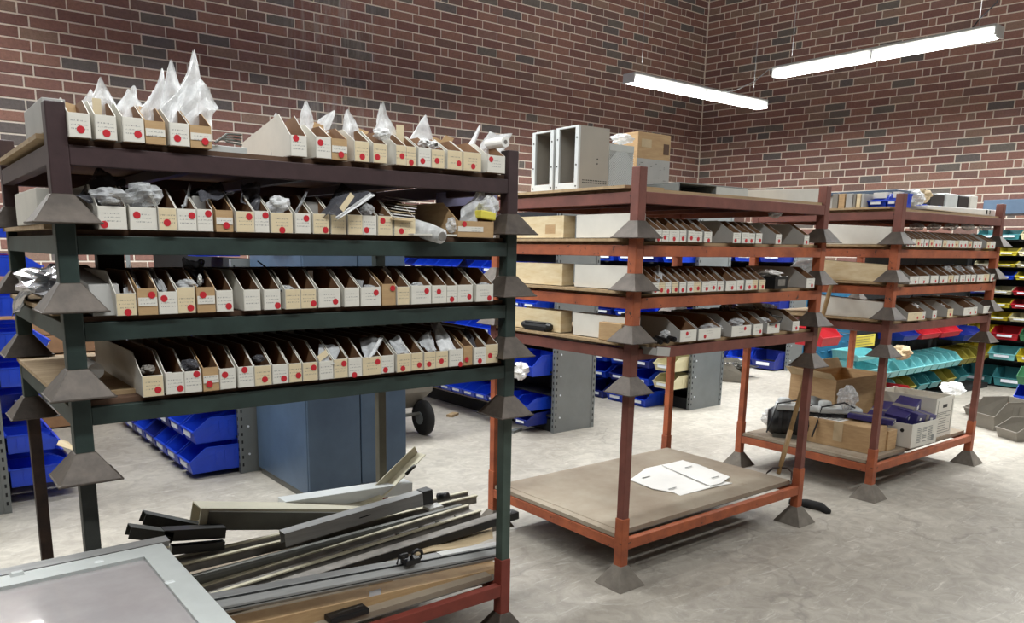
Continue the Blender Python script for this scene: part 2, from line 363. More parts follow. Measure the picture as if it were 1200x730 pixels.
Z0, CP = 3.10, 0.0997
def tone(): return random.choice([0.05, 0.25, 0.45, 0.6, 0.75, 0.05, 0.45, 0.25, 0.83]) if random.random() > 0.115 else random.choice([0.88, 0.95])
def brick_wall(wall, org, d, n, L, start, umax, zmax, near, umin=0.0):
    """d along wall, n into room; rows of (u0,u1,z0,z1)"""
    g = 0.0072; pr = 0.007; cells = []
    k0 = int(-Z0/CP)
    for k in range(k0, int((zmax-Z0)/CP)):
        zc = Z0+k*CP
        if zc-CP/2 < 0.02: continue
        if k % 6 == 0: pat = [L/3, L*2/3, L]; u = start - 2*L*20; offs = 2*L
        else: pat = [L]; u = start - 40*L - (0.27*L if k % 2 else 0)
        i = 0
        while u < umax:
            wd = pat[i % len(pat)]; a, b = max(u, umin), min(u+wd, umax)
            if b-a > 0.03: cells.append((a, b, zc-CP/2, zc+CP/2))
            u += wd; i += 1
    cells.sort(key=lambda c: near(((c[0]+c[1])/2), (c[2]+c[3])/2))
    cache = {}; R = Matrix(((d.x, -n.x, 0), (d.y, -n.y, 0), (0, 0, 1)))   # local x=d, y=-n
    rz = math.atan2(d.y, d.x)
    def shape(mb, w_, h_, x, z, t, M=None):
        e = 0.004; w2, h2 = w_/2-g, h_/2-g
        fr = [(x-w2+e, -pr, z-h2+e), (x+w2-e, -pr, z-h2+e), (x+w2-e, -pr, z+h2-e), (x-w2+e, -pr, z+h2-e)]
        bk = [(x-w2, 0.0, z-h2), (x+w2, 0.0, z-h2), (x+w2, 0.0, z+h2), (x-w2, 0.0, z+h2)]
        md = [(q[0], -pr+e*.7, q[2]) for q in bk]
        P = bk+md+fr
        if M: P = [M @ Vector(p) for p in P]
        b0 = len(mb.v); mb.v += [tuple(p) for p in P]
        for r in (0, 4):
            for i in range(4): j = (i+1) % 4; mb.face([b0+r+i, b0+r+j, b0+r+4+j, b0+r+4+i], 0, t)
        mb.face([b0+8, b0+9, b0+10, b0+11], 0, t)
    flip = (Vector((-math.sin(rz), math.cos(rz), 0)).dot(n) > 0)
    M0 = Matrix.Translation(org) @ Matrix.Rotation(rz, 4, 'Z') @ (Matrix.Scale(-1, 4, (0, 1, 0)) if flip else Matrix.Identity(4))
    rest = MB(); first = {}
    for i, (a, b, c0, c1) in enumerate(cells):
        u, z = (a+b)/2, (c0+c1)/2; t = tone()
        if i < 300:
            key = (round((b-a)/L, 2), t)
            if key not in cache:
                mb = MB(); shape(mb, b-a, c1-c0, 0, 0, t); cache[key] = mb.mesh('brick', M_brick, tone=True)
            o = bpy.data.objects.new('brick', cache[key]); C.objects.link(o); o.parent = wall
            o.matrix_basis = M0 @ Matrix.Translation((u, 0, z))
        else: shape(rest, b-a, c1-c0, u, z, t, M0)
    o = rest.build('brickwork', M_brick, wall, kind='stuff', tone=True)
LB = 0.3077
brick_wall(wallb, Vector((0, YB, 0)), Vector((1, 0, 0)), Vector((0, -1, 0)), LB, 1.212, 10.455, ZT, lambda u, z: abs(u-2.2)*0.55+abs(z-3.0) if z > 1.7 else 99+abs(u-1), umin=-1.5)
brick_wall(wallr, CRN.copy(), RDIR, -nr, 0.2843, 3.12, 9.0, ZT, lambda u, z: abs(u-4.3)*0.55+abs(z-2.7) if z > 1.7 else 99, umin=0.01)

# ------------------------------------------------------------------ fluorescent fixtures
def fixture(loc, rz, L, label):
    t = empty('fluorescent_light', loc, rz); tag(t, label, 'light fixture', 'fluorescent lights by the brick walls')
    b = MB(); b.prism([(-.025, -.01), (.025, -.01), (.085, .05), (.085, .068), (-.085, .068), (-.085, .05)], (-L/2, 0, 0), (L/2, 0, 0)); b.build('channel', M_lgrey, t, bevel=.004)
    for k in (-1, 1):
        for s in (-1, 1):
            q = MB(); x0 = 0.03 if k > 0 else -L/2+.03; x1 = L/2-.03 if k > 0 else -.03
            q.tube([(x0, s*.062, -.012), (x1, s*.062, -.012)], .019, 12); q.build('tube', M_tubeon, t, smooth=False)
        for x in ((0.0, k*L/2) if k > 0 else (k*L/2,)):
            e = MB(); e.box(x-.008, -.08, -.034, x+.008, .08, .06); e.build('end_cap' if abs(x) > .1 else 'lamp_holder', M_offw, t, bevel=.004)
    for x in (-L*.42, L*.42):
        c = MB(); c.tube([(x, 0, .068), (x, 0, ZT-loc[2])], .0025, 5); c.build('hanger_chain', M_alud, t)
    return t
P0 = at(737, 93, Y=5.98); P1 = at(893, 121, Y=5.98)
fixture((( P0.x+P1.x)/2, 5.98, (P0.z+P1.z)/2-.02), 0, abs(P1.x-P0.x), 'long hanging white fluorescent light nearest the wall corner')
fixture((-.14, 7.5, 3.38), 0, 2.44, 'white fluorescent light high on the left, just above the picture')
P0 = at(910, 83, X=7.55); P1 = at(1171, 39, X=7.55)
f2 = fixture((7.55, (P0.y+P1.y)/2, (P0.z+P1.z)/2-.02), PI/2, abs(P1.y-P0.y), 'long hanging white fluorescent light beyond the far orange rack, upper right')
q = MB(); a = at(933, 40, X=7.55); q.tube([at(1133, 41, X=7.55), at(1148, 22, X=7.6), at(1168, 3, X=7.7), at(1178, -20, X=7.7)], .006, 6); 
tag(q.build('power_cord', M_dark), 'black power cord rising from the upper right fluorescent light', 'cord')
q = MB(); q.tube([at(845, 108, Y=5.9), at(862, 106, Y=5.7), at(885, 95, Y=5.3), at(900, 82, Y=5.0), at(911, 80, X=7.55)], .005, 6)
tag(q.build('linking_cable', M_greyst), 'thin grey cable linking the two fluorescent lights', 'cable')

# ------------------------------------------------------------------ stacking racks
HP = 0.022
BT = [1.652, 1.445, 1.236, 1.026]; BH = 0.046
def rack_unit(base, W, D, k, cols, name_col, stack, order, deckmat=None, board=.014, bh=BH):
    """k 0..3 stacked trays, 4 the tall bottom one. base = front left post centre"""
    bx, by = base; post_m, beam_m, foot_m = cols
    t = empty('stacking_rack', (bx, by, 0)); tag(t, f'{name_col} steel stacking rack, {order} of the {stack} stack', 'rack', 'stacking racks in the '+stack+' stack')
    zt = BT[k] if k < 4 else 0.204; corners = [(0, 0), (W, 0), (0, D), (W, D)]
    def M_(lst, i): return lst[i] if isinstance(lst, (list, tuple)) else lst
    if k < 4:
        for i, (x, y) in enumerate(corners):
            b = MB(); b.box(x-HP, y-HP, zt-.118, x+HP, y+HP, zt+.094 if k == 0 else zt+.088); b.build('post', M_(post_m, i), t, bevel=.003)
            b = MB(); z1 = zt-.112; z0 = z1-.066; b.frustum((x, y), .072, z0, HP+.002, z1); b.frustum((x, y), .074, z0-.003, .074, z0+.002); b.build('foot', foot_m, t, bevel=.002)
    else:
        pz = BT[3]-.10
        for i, (x, y) in enumerate(corners):
            h = .0185
            b = MB(); b.box(x-h, y-h, .28, x+h, y+h, pz); b.build('post', M_(post_m, i), t, bevel=.002)
            b = MB(); b.box(x-HP, y-HP, .06, x+HP, y+HP, .30); b.build('sleeve', M_(beam_m, i), t, bevel=.003)
            b = MB(); b.frustum((x, y), .078, 0.0, HP+.002, .088); b.build('foot', foot_m, t, bevel=.002)
    bm = beam_m[1] if isinstance(beam_m, (list, tuple)) else beam_m
    for (x0, y0, x1, y1, s) in ((0, 0, W, 0, -1), (0, D, W, D, 1)):
        b = MB(); b.box(x0+HP, y0-HP+.001, zt-bh, x1-HP, y0+HP-.012, zt); b.build('long_beam', bm, t, bevel=.002)
    for x in (0, W):
        b = MB(); b.box(x-HP+.001, HP, zt-bh, x+HP-.012, D-HP, zt); b.build('end_beam', bm, t, bevel=.002)
    if k < 4:
        for j in range(1, 4):
            b = MB(); b.box(W*j/4-.015, .012, zt-.034, W*j/4+.015, D-.012, zt-.006); b.build('cross_bar', bm, t)
        b = MB(); b.box(HP+.003-.02*(k < 4), -.004, zt+.001, W-HP-.003, D+.004, zt+board)
        for i_ in (0,): pass
        b.build('deck_board', deckmat or M_ply, t)
        b = MB()                                             # board overhanging the left end beam
        b.box(-.035, HP+.02, zt+board+.0005, .2, D-HP-.02, zt+board+.012); b.build('end_board', M_ply, t)
    else:
        b = MB(); b.box(-.012, .028, zt+.001, W+.012, D+.012, zt+.004)
        b.build('shelf_ledge', M_footd, t)
        b = MB(); b.box(HP+.004, .03, zt+.004, W-HP-.004, D-.03, zt+.024); b.build('deck_board', M_deck, t)
        b = MB(); b.box(-.016, HP+.006, zt+.004, HP+.004, D-HP-.006, zt+.022); b.build('deck_board_edge', M_deck, t)
    return t
W, D = 1.36, .892
A = (.347, 2.108); B = (2.399, 2.151); CC = (4.492, 2.121)
ORDN = ['topmost', 'second from top', 'third from top', 'fourth from top', 'tall bottom one']
for k in range(4):
    pm = M_purple if k == 0 else M_green
    rack_unit(A, W, D, k, (pm, pm, M_foot), 'dark purple' if k == 0 else 'dark green', 'nearest dark', ORDN[k], M_dkdeck)
rack_unit(A, W, D, 4, ([M_blackst, M_greenl, M_rust, M_olive], [M_blackst, M_redlow, M_rust, M_redlow], M_foot), 'green and oxide red', 'nearest dark', ORDN[4])
for nm, base, rc in (('middle orange', B, [M_redbr, M_orange, M_orange, M_redbr]), ('far orange', CC, [M_redbr, M_orange, M_orange, M_redbr])):
    for k in range(4):
        rack_unit(base, W, D, k, (rc[k], rc[k], M_foot), 'red brown' if rc[k] is M_redbr else 'worn orange', nm, ORDN[k])
    rack_unit(base, W, D, 4, ([M_redbr, M_redbr, M_orange, M_orange], M_orange, M_footd), 'red brown and orange', nm, ORDN[4])
# ------------------------------------------------------------------ cardboard parts bins
def bin_body(w_, Dp, hf, hb, sl, tail=None):
    """open tray: low front, slanted cheeks, high back"""
    t = .0022; b = MB(); hr = tail if tail else hb
    b.box(-w_/2, 0, 0, w_/2, Dp, t, 1)
    b.box(-w_/2, -.0005, 0, w_/2, t, hf, 0); b.box(-w_/2, Dp-t, 0, w_/2, Dp, hr, 0)
    for s in (-1, 1):
        xo = s*w_/2; xi = s*(w_/2-t)
        prof = [(0, 0), (0, hf), (sl, hb), (Dp, hr), (Dp, 0)]
        n = len(b.v)
        for x in (xo, xi):
            for (y, z) in prof: b.v.append((x, y, z))
        k = len(prof)
        o = [n+i for i in range(k)]; i_ = [n+k+i for i in range(k)]
        b.face(o if s < 0 else o[::-1], 0); b.face(i_[::-1] if s < 0 else i_, 1)
        for q in range(k): j = (q+1) % k; b.face([n+q, n+j, n+k+j, n+k+q], 0)
    return b
CARD = {'w': M_white, 'c': M_cream, 'k': M_kraft, 's': M_kraft, 'K': M_kraft, 'g': M_greybox}
CNAME = {'w': 'white', 'c': 'cream', 'k': 'brown', 's': 'brown', 'K': 'large brown', 'g': 'grey-white'}
def pos_word(u, v): return ('low ' if v < .45 else 'high ' if v > .58 else 'middle ')+('left' if u < .4 else 'right' if u > .6 else 'centre')
def make_bin(x, y, z, w_, kind, dot, label, group, Dp=.36, hf=.056, hb=.108, sl=.085, rz=0, tail=None, side='w'):
    t = empty('parts_bin', (x, y, z), rz); tag(t, label, 'bin', group)
    body = CARD[kind] if kind in 'kKs' else (M_white if side == 'w' else M_greybox)
    bin_body(w_, Dp, hf, hb, sl, tail).build('tray', (body, M_inner), t)
    if kind in 'wcg':
        b = MB(); b.box(-w_/2+.0015, -.0022, .001, w_/2-.0015, -.0006, hf-.001); b.build('label_card', M_lab.get(kind, M_lab['w']), t)
    else:
        if kind in 'sK':
            b = MB(); b.box(-w_/2+.001, -.002, hf*.34, w_/2-.001 if kind == 's' else w_*.2, -.0006, hf*.66); b.build('label_strip', M_lab['w'], t)
    if dot:
        b = MB(); r = min(.0088, w_*.24); b.disc(((dot[0]-.5)*w_*.86, hf*dot[1]), r if kind != 'K' else .009, -.0024); b.build('red_dot', M_dot, t)
    return t
def row(spec, yf, z, X0, rackw, deck, group, hf=.056, hb=.108, dpt=.36, first=1, side='w', **kw):
    out = []; n = 0
    for s in spec:
        a, b, kind, dot = s[:4]; o = dict(kw); o.update(s[4] if len(s) > 4 else {})
        pa = at(a, 0, Y=yf); h_ = z+.03
        # horizontal position on the shelf line
        def xat(px):
            lo, hi = X0-.5, X0+3
            for _ in range(40):
                m_ = (lo+hi)/2; q = Vector((m_, yf, h_-CAM_H)); u = CX+FPX*q.dot(RX)/q.dot(RD)
                if u < px: lo = m_
                else: hi = m_
            return lo
        xa, xb = xat(a), xat(b); n += 1
        dd = f'red dot {pos_word(*dot)}' if dot else 'no dot'
        lab = f"{CNAME[kind]} bin, {dd}, {ORD[n]} from left on {rackw}'s {deck}"
        d_ = o.pop('Dp', dpt*random.uniform(.97, 1.03))
        rz = o.pop('rz', random.uniform(-.012, .012))
        out.append((make_bin((xa+xb)/2, yf+random.uniform(-.004, .006), z, (xb-xa)*.985, kind, dot, lab, group, Dp=d_, hf=o.pop('hf', hf)*random.uniform(.97, 1.03), hb=o.pop('hb', hb), rz=rz, side=side, **o), xa, xb))
    return out
DT = [bt+.0152 for bt in BT]
YA = A[1]-.034
rT = row([(79,106,'w',(.55,.33)),(111,136.7,'w',(.5,.27)),(143,168.7,'w',(.72,.33)),(170,194,'s',None),(198,221.7,'w',(.35,.33)),(222.5,248,'s',(.7,.3)),
 (341,360.6,'w',(.3,.85),dict(hb=.118,sl=.075,tail=.066,Dp=.37)),(370,388,'w',(.25,.72)),(388.7,407.4,'s',(.6,.25)),(416,433.6,'c',(.5,.25)),(436.7,453,'c',(.25,.3)),(464,476,'c',(.6,.45)),
 (476.5,488.5,'c',(.5,.18)),(490,505,'w',(.3,.3)),(506.5,522,'c',(.4,.4)),(524.5,542.5,'c',(.8,.35)),(542.5,564,'c',(.55,.25)),(570.7,592,'w',(.15,.75))],
 YA, DT[0], A[0], 'the dark rack', 'top deck', 'parts bins on the top deck of the dark rack', hb=.095, sl=.07)
r1 = row([(114,148.3,'w',(.15,.2)),(152,184.7,'w',(.22,.65)),(185,206.9,'c',(.45,.35)),(208,231.2,'w',(.8,.7)),(231.4,250.4,'w',(.75,.8)),(253.6,274,'s',(.6,.3)),(276,297.8,'c',(.75,.75)),
 (298,315.4,'w',(.8,.8)),(316.8,343,'c',(.5,.15)),(345,363.6,'w',(.75,.75)),(366,385,'c',(.8,.2)),(388,405.8,'c',None),(406.8,424,'c',None),(425,442,'w',(.25,.25)),(443,460.5,'c',(.3,.75)),(462,487.5,'c',(.3,.25)),
 (537,579.5,'K',(.12,.8),dict(hf=.052,hb=.11))],
 YA, DT[1], A[0], 'the dark rack', 'second deck', 'parts bins on the second deck of the dark rack')
r2 = row([(135.8,160,'c',(.55,.15)),(161,184.5,'s',(.75,.75),dict(hf=.066)),(185.5,208,'w',(.25,.7)),(208,229.5,'c',(.75,.2),dict(hf=.066)),(231,252.5,'s',(.3,.7),dict(hf=.066)),(254,274,'w',(.75,.25)),(286,306,'w',None),(309.7,329.7,'w',(.85,.2)),
 (333.7,352,'c',None),(352.7,371.3,'c',(.85,.25)),(373.7,400,'w',(.8,.3)),(403.6,421.7,'w',None),(422.7,446.7,'w',(.8,.7)),(448.4,464.2,'k',(.8,.8),dict(hf=.066)),(464.8,479.6,'c',None),(481,505,'w',(.8,.7)),(506,523.7,'w',(.45,.65)),
 (524,536.4,'w',(.5,.2)),(536.6,555,'w',(.8,.3)),(557,577.7,'w',(.8,.2))],
 YA, DT[2], A[0], 'the dark rack', 'third deck', 'parts bins on the third deck of the dark rack')
r3 = row([(166.6,191.8,'c',(.75,.3),dict(Dp=.56)),(194.5,216.4,'w',(.8,.25)),(216.4,237,'w',(.75,.85)),(237.8,256.7,'s',(.35,.3),dict(hf=.062)),(257.5,276.7,'w',(.3,.7)),(279,298,'w',(.4,.85)),(298.4,318.8,'c',(.6,.3)),(319.6,338,'w',(.75,.25)),
 (338.8,354.4,'c',(.75,.35)),(355,373,'c',(.75,.7)),(373.8,390.6,'w',None),(390.8,407.6,'c',(.75,.75)),(407.8,423.7,'w',(.4,.1)),(424,446.5,'c',(.85,.7)),(446.7,462.6,'w',(.3,.2)),(464,481,'c',(.4,.2)),(481.8,496,'c',(.7,.3)),
 (496.6,510.5,'c',(.4,.3)),(511,526,'c',(.45,.4)),(527,543.4,'w',(.85,.1)),(543.6,554,'k',(.3,.3),dict(hf=.066)),(555,569.5,'w',(.45,.2)),(570,584,'c',(.3,.4),dict(rz=-.05,hf=.062))],
 YA, DT[3], A[0], 'the dark rack', 'fourth deck', 'parts bins on the fourth deck of the dark rack', dpt=.40)
YBF = B[1]-.034
def dd(): return (random.choice([.35, .5, .65]), random.choice([.25, .35, .4]))
rb1 = row([(766.4,774.5,'w',(.5,.2)),(774.8,783,'w',(.4,.35)),(784,796.6,'w',(.5,.25)),(797,805,'w',(.5,.3)),(805.3,813,'w',(.5,.35)),(814,824,'w',(.5,.3)),(824.3,833.5,'w',(.6,.2)),
 (859.3,868.4,'w',(.3,.25)),(868.7,877.5,'w',(.6,.25)),(877.8,885,'w',(.4,.25)),(885.3,893,'w',(.7,.3)),(908,915,'w',(.6,.3)),(942.8,948.7,'w',(.5,.25))],
 YBF, DT[1], B[0], 'the middle orange rack', 'second deck', 'parts bins on the second deck of the middle rack', hf=.046, hb=.098, side='g', dpt=.34)
rb2 = row([(763,771,'w',(.5,.3)),(771.2,779.4,'c',(.5,.3)),(780,787.5,'w',(.5,.2)),(788,795,'c',(.7,.3)),(795.3,803.4,'w',(.5,.25)),(804,812,'w',(.6,.3)),(812.3,821.6,'c',(.7,.35)),(822,831.5,'w',(.6,.3)),(832,841,'w',(.6,.35)),(841.3,849,'w',(.3,.3)),
 (850,863,'w',(.6,.3)),(863.5,871.8,'w',(.6,.3)),(872.6,881,'w',(.6,.3)),(881.4,888.7,'c',(.6,.3)),(889,896.5,'c',(.6,.3)),(944,953.7,'w',(.7,.25))],
 YBF, DT[2], B[0], 'the middle orange rack', 'third deck', 'parts bins on the third deck of the middle rack', hf=.046, hb=.1, side='g', dpt=.34)
rb3 = row([(796,816,'g',(.4,.7)),(819,846,'w',(.25,.3)),(857.5,881,'w',(.7,.7)),(882,893,'w',(.8,.3)),(900,914.7,'w',(.7,.7)),(929,937.3,'w',(.6,.3))],
 YBF, DT[3], B[0], 'the middle orange rack', 'fourth deck', 'parts bins on the fourth deck of the middle rack', hf=.05, hb=.1, side='g', dpt=.34)
YCF = CC[1]-.034
sp = [(1063+i*5.15, 1063+i*5.15+4.9, 'wc'[i % 3 == 2], (.5, .3+.2*((i*7) % 3)/3)) for i in range(17)]+[(1156, 1160.5, 'c', (.5, .3)), (1161, 1167, 'w', (.5, .3))]
rc1 = row(sp, YCF, DT[1], CC[0], 'the far orange rack', 'second deck', 'narrow parts bins on the second deck of the far rack', hf=.044, hb=.09, side='g', dpt=.33)
rc2 = row([(1066,1077,'w',(.7,.3)),(1077.5,1090,'w',(.5,.25)),(1091,1100,'w',(.7,.3)),(1101,1111,'w',(.4,.3)),(1112,1118,'c',(.4,.3)),(1118.4,1124,'w',(.6,.3)),(1125,1131,'w',(.6,.3)),(1131.4,1137,'w',(.6,.3)),(1138.5,1144,'w',(.4,.3)),(1144.5,1152,'w',(.4,.4)),(1152.5,1160,'c',(.4,.3)),(1160.5,1167,'w',(.4,.3))],
 YCF, DT[2], CC[0], 'the far orange rack', 'third deck', 'parts bins on the third deck of the far rack', hf=.046, hb=.1, side='g', dpt=.34)
rc3 = row([(1063,1080.6,'c',(.7,.3)),(1081,1085,'w',(.5,.3)),(1093,1098,'w',(.5,.3)),(1111,1117.6,'c',(.5,.3)),(1128.7,1141,'w',(.7,.3)),(1141.3,1145,'w',(.5,.3)),(1152.6,1164,'w',(.6,.3))],
 YCF, DT[3], CC[0], 'the far orange rack', 'fourth deck', 'parts bins on the fourth deck of the far rack', hf=.05, hb=.1, side='g', dpt=.34)

# ------------------------------------------------------------------ bags and contents
def rnd(seed): return random.Random(seed)
def bag(name, loc, w_, h_, dp, seed, mat_, label, cat='bag', lean=(0, 0), tip=.35, rz=0, group=None, inner=None, tag_card=False):
    """standing film bag: two crumpled skins joined at the sides, pinched to an open pointed top"""
    r = rnd(seed); ph = [r.uniform(0, 6.28) for _ in range(6)]; skew = r.uniform(-.2, .2); u0 = r.choice([.1, .35, .65, .9])
    def fn(sgn):
        def f(u, v):
            wid = w_*1.25*(1-(1-tip)*.55*v**1.6)
            tri = lambda a: abs((a/PI) % 2-1)*2-1
            x = (u-.5)*wid + skew*w_*v*v*.6 + .005*tri(7*v+ph[0]+3*u)
            bul = math.sin(PI*min(max(u, 0), 1))*(1-v*.75)
            y = sgn*dp/2*bul + w_*.07*tri(9*u+ph[1]+5*v)+w_*.05*tri(13*v+ph[2]-8*u)
            z = h_*v*(1-min(.75, abs(u-u0)*(1.05-tip*.9))*v)
            y += lean[1]*v*h_; x += lean[0]*v*h_
            return (x, y, z)
        return f
    t = empty(name, loc, rz); tag(t, label, cat, group)
    b = MB(); b.grid(fn(-1), 14, 14); b.grid(fn(1), 14, 14)
    b.build('film', mat_, t, smooth=False)
    if inner:
        q = MB(); ww, hh, mm = inner
        pts = []
        for i in range(7): pts.append((0, 0, hh*i/6))
        q.tube([(0, 0, hh*.02), (0, 0, hh*.3), (0, 0, hh*.7), (0, 0, hh)], [ww*.4, ww*.5, ww*.48, ww*.2], 10); q.build('packed_part', mm, t, smooth=True)
    if tag_card:
        q = MB(); q.box(-w_*.13, -dp/2-.004, h_*.1, w_*.13, -dp/2-.002, h_*.62); q.build('paper_tag', M_lab['c'], t)
    return t
def blob(name, loc, rx, ry, rz_, seed, mat_, label, cat='bag', rot=(0, 0, 0), group=None, amp=.16, n=14):
    """crumpled lump of film or foam lying down"""
    r = rnd(seed); ph = [r.uniform(0, 6.28) for _ in range(8)]
    def f(u, v):
        th, p = u*2*PI, (v-.5)*PI
        tri = lambda a: abs((a/PI) % 2-1)*2-1
        k = 1+amp*math.sin(3*th+ph[0]+2*math.sin(3*p))+amp*.8*tri(5*th+ph[1]+4*p)*math.cos(p)+amp*.6*tri(9*p+ph[2]-3*th)*math.cos(p)
        return (rx*k*math.cos(p)*math.cos(th), ry*k*math.cos(p)*math.sin(th), rz_*(math.sin(p)*k))
    b = MB(); b.grid(f, n*2, n)
    o = b.build(name, mat_, None, loc, rot, smooth=False)
    tag(o, label, cat, group); return o
def sheet(name, pts4, seed, mat_, label, cat, amp=.008, n=10, group=None, solid=.0006):
    """crumpled flat sheet between four corners"""
    r = rnd(seed); ph = [r.uniform(0, 6.28) for _ in range(4)]; P = [Vector(p) for p in pts4]
    nrm = (P[1]-P[0]).cross(P[3]-P[0]).normalized()
    def f(u, v):
        p = P[0]*(1-u)*(1-v)+P[1]*u*(1-v)+P[2]*u*v+P[3]*(1-u)*v
        return p + nrm*amp*(math.sin(7*u+ph[0]+3*v)+.6*math.sin(11*v+ph[1]-5*u)+.4*math.sin(17*u+ph[2]))
    b = MB(); b.grid(f, n, n); o = b.build(name, mat_, smooth=True, solid=solid); tag(o, label, cat, group); return o
# top deck bags, standing in the bins
def bag_at(px, py_top, rowitem, width, seed, label, mat_=M_bag, y=None, **kw):
    o, xa, xb = rowitem; Yb = (y if y else YA+.10); zb = o.location.z+.012
    top = at(px, py_top, Y=Yb); xc = (xa+xb)/2
    return bag('plastic_bag', (xc, Yb, zb), width, max(.05, top.z-zb), kw.pop('dp', .045), seed, mat_, label, lean=((top.x-xc)/max(.05, top.z-zb), 0), group='film bags in the top deck bins', **kw)
bag_at(122, 90, rT[1], .075, 1, 'tall white film bag with cream paper tag in the second top-deck bin', tip=.3, tag_card=True)
bag_at(101, 104, rT[1], .07, 2, 'low white film bag leaning behind the cream-tagged bag', y=YA+.2, tip=.5)
bag_at(148, 98, rT[2], .07, 3, 'rounded white film bag in the third top-deck bin', tip=.45)
bag_at(160, 104, rT[2], .06, 4, 'small white film bag behind the third top-deck bin', y=YA+.22, tip=.6)
bag_at(183, 77, rT[3], .05, 5, 'narrow frosted bag with a black coil, fourth top-deck bin', tip=.5, inner=(.034, .05, M_dark))
bag_at(222, 57, rT[4], .085, 6, 'tallest pointed film bag on the dark rack\'s top deck', tip=.22, dp=.06, inner=(.04, .05, M_conn))
bag_at(208, 70, rT[4], .07, 7, 'second-tallest pointed film bag, just before the tallest', tip=.2, dp=.05)
bag_at(236, 92, rT[5], .075, 8, 'rounded film bag in the brown bin beside the tallest bag', tip=.5, dp=.06)
bag_at(327, 131, rT[6], .035, 9, 'small pointed film corner rising from the long white bin', tip=.2, y=YA+.14)
bag_at(359, 117, rT[7], .032, 10, 'slim upright pointed film bag with printing beside long white bin', tip=.6, y=YA+.12)
bag_at(384, 128, rT[8], .04, 11, 'fan-shaped frosted bag behind the brown striped bin', tip=.9, y=YA+.16)
bag_at(377, 152, rT[7], .05, 12, 'low round film bag filling the white bin, high left dot', tip=.6)
bag_at(413, 128, rT[9], .055, 13, 'upright film bag with square top, mid top deck', tip=.5)
bag_at(402, 142, rT[9], .06, 14, 'wide crumpled film bag slumped left of square-topped one', tip=.5, y=YA+.14)
bag_at(447, 118, rT[12], .10, 15, 'long swooping film bag with a sharp spike pointing left', tip=.06, dp=.06, tag_card=True)
bag_at(452, 145, rT[10], .045, 16, 'short film bag between brown flaps, mid top deck', tip=.3, y=YA+.16)
bag_at(503, 133, rT[13], .05, 17, 'triangular lavender-tinted film bag behind the bulging parts', tip=.15, y=YA+.14)
bag_at(559, 143, rT[16], .055, 18, 'triangular white film bag tipped right near the deck end', tip=.12)
bag_at(588, 158, rT[17], .075, 19, 'wide spread film bag around a roll at the deck end', tip=1.3, dp=.06)
for i, (px, py, r_, lb) in enumerate([(447, 157, .016, 'round foam-wrapped bundle with dark hole on the mid top deck'), (497, 168, .013, 'bag of dark connectors spilling over the narrow white bin'), (508, 170, .011, 'second lump of wrapped connectors on the top deck')]):
    p = at(px, py, Y=YA+.03); blob('wrapped_bundle', p, r_*1.5, r_*1.4, r_, 50+i, M_bag, lb, 'bundle')
    q = MB(); p2 = p+Vector((.0, -.006, 0)); q.tube([p2-Vector((0, .012, 0)), p2+Vector((0, .012, 0))], r_*.45, 8); tag(q.build('wrapped_part', M_conn), ['dark round part inside the foam-wrapped bundle', 'dark connector inside the spilling top-deck bag', 'dark connector inside the second top-deck lump'][i], 'part')
p = at(588, 167, Y=YA+.02); q = MB(); q.tube([p+Vector((0, -.02, 0)), p+Vector((0, .08, 0))], .017, 14, mi=0); q.tube([p+Vector((0, -.021, 0)), p+Vector((0, -.019, 0))], .007, 10, mi=1); tag(q.build('foam_roll', (M_paper, M_railg)), 'small white roll inside the last top-deck bin', 'roll')
# loose flaps rising behind bins of the top deck
for i, (px, py, r_, hgt, lb) in enumerate([(84, 118, 0, .05, 'brown'), (168, 122, 3, .07, 'brown'), (344, 145, 7, .06, 'brown'), (376, 142, 8, .06, 'brown'), (430, 150, 9, .04, 'brown'), (462, 152, 11, .055, 'brown'), (517, 160, 14, .05, 'tan'), (531, 158, 15, .05, 'brown'), (557, 170, 16, .03, 'brown')]):
    o, xa, xb = rT[r_]; b = MB(); yb = YA+.13; p = at(px, py, Y=yb)
    b.hexa([(xa+.004, yb, o.location.z+.03), (xb-.004, yb, o.location.z+.03), (xb-.004, yb+.002, o.location.z+.03), (xa+.004, yb+.002, o.location.z+.03),
            (p.x-.016, yb+.02, p.z), (p.x+.018, yb+.02, p.z-.008), (p.x+.018, yb+.022, p.z-.008), (p.x-.016, yb+.022, p.z)])
    o2 = b.build('cardboard_divider', M_kraft); tag(o2, f'{lb} cardboard divider standing in the {ORD[r_+1]} top-deck bin', 'divider', 'cardboard dividers in top-deck bins')
# second deck contents (dark rack)
def film_in(rowitem, px, py, wd, seed, label, mt=M_bagc, y=None, z0=.03, kind='plastic_bag', group='film bags in the lower bins', **kw):
    o, xa, xb = rowitem; Yb = (y if y else o.location.y+.11); top = at(px, py, Y=Yb); zb = o.location.z+z0; h_ = max(.03, top.z-zb)
    return bag(kind, ((xa+xb)/2, Yb, zb), wd, h_, kw.pop('dp', .04), seed, mt, label, lean=((top.x-(xa+xb)/2)/h_, 0), group=group, **kw)
def lump(px, py, rx, rz_, seed, label, mt=M_bagc, Y=YA+.03, cat='bag', name='plastic_bag', ry=None, **kw):
    return blob(name, at(px, py, Y=Y), rx, ry or rx*.9, rz_, seed, mt, label, cat, **kw)
lump(131, 232, .045, .022, 61, 'clear bag with a coil bulging from the first second-deck bin', rot=(0, .1, 0))
q = MB(); p = at(133, 233, Y=YA+.0); [q.tube([p+Vector((math.cos(a/10*2*PI)*rr, -.002*i, math.sin(a/10*2*PI)*rr*.8)) for a in range(11)], .0022, 5) for i, rr in enumerate((.016, .012, .008))]
tag(q.build('coiled_wire', M_railg), 'grey wire coil inside the first second-deck bag', 'coil')
lump(168, 229, .045, .028, 62, 'clear rounded bag rising from the second second-deck bin')
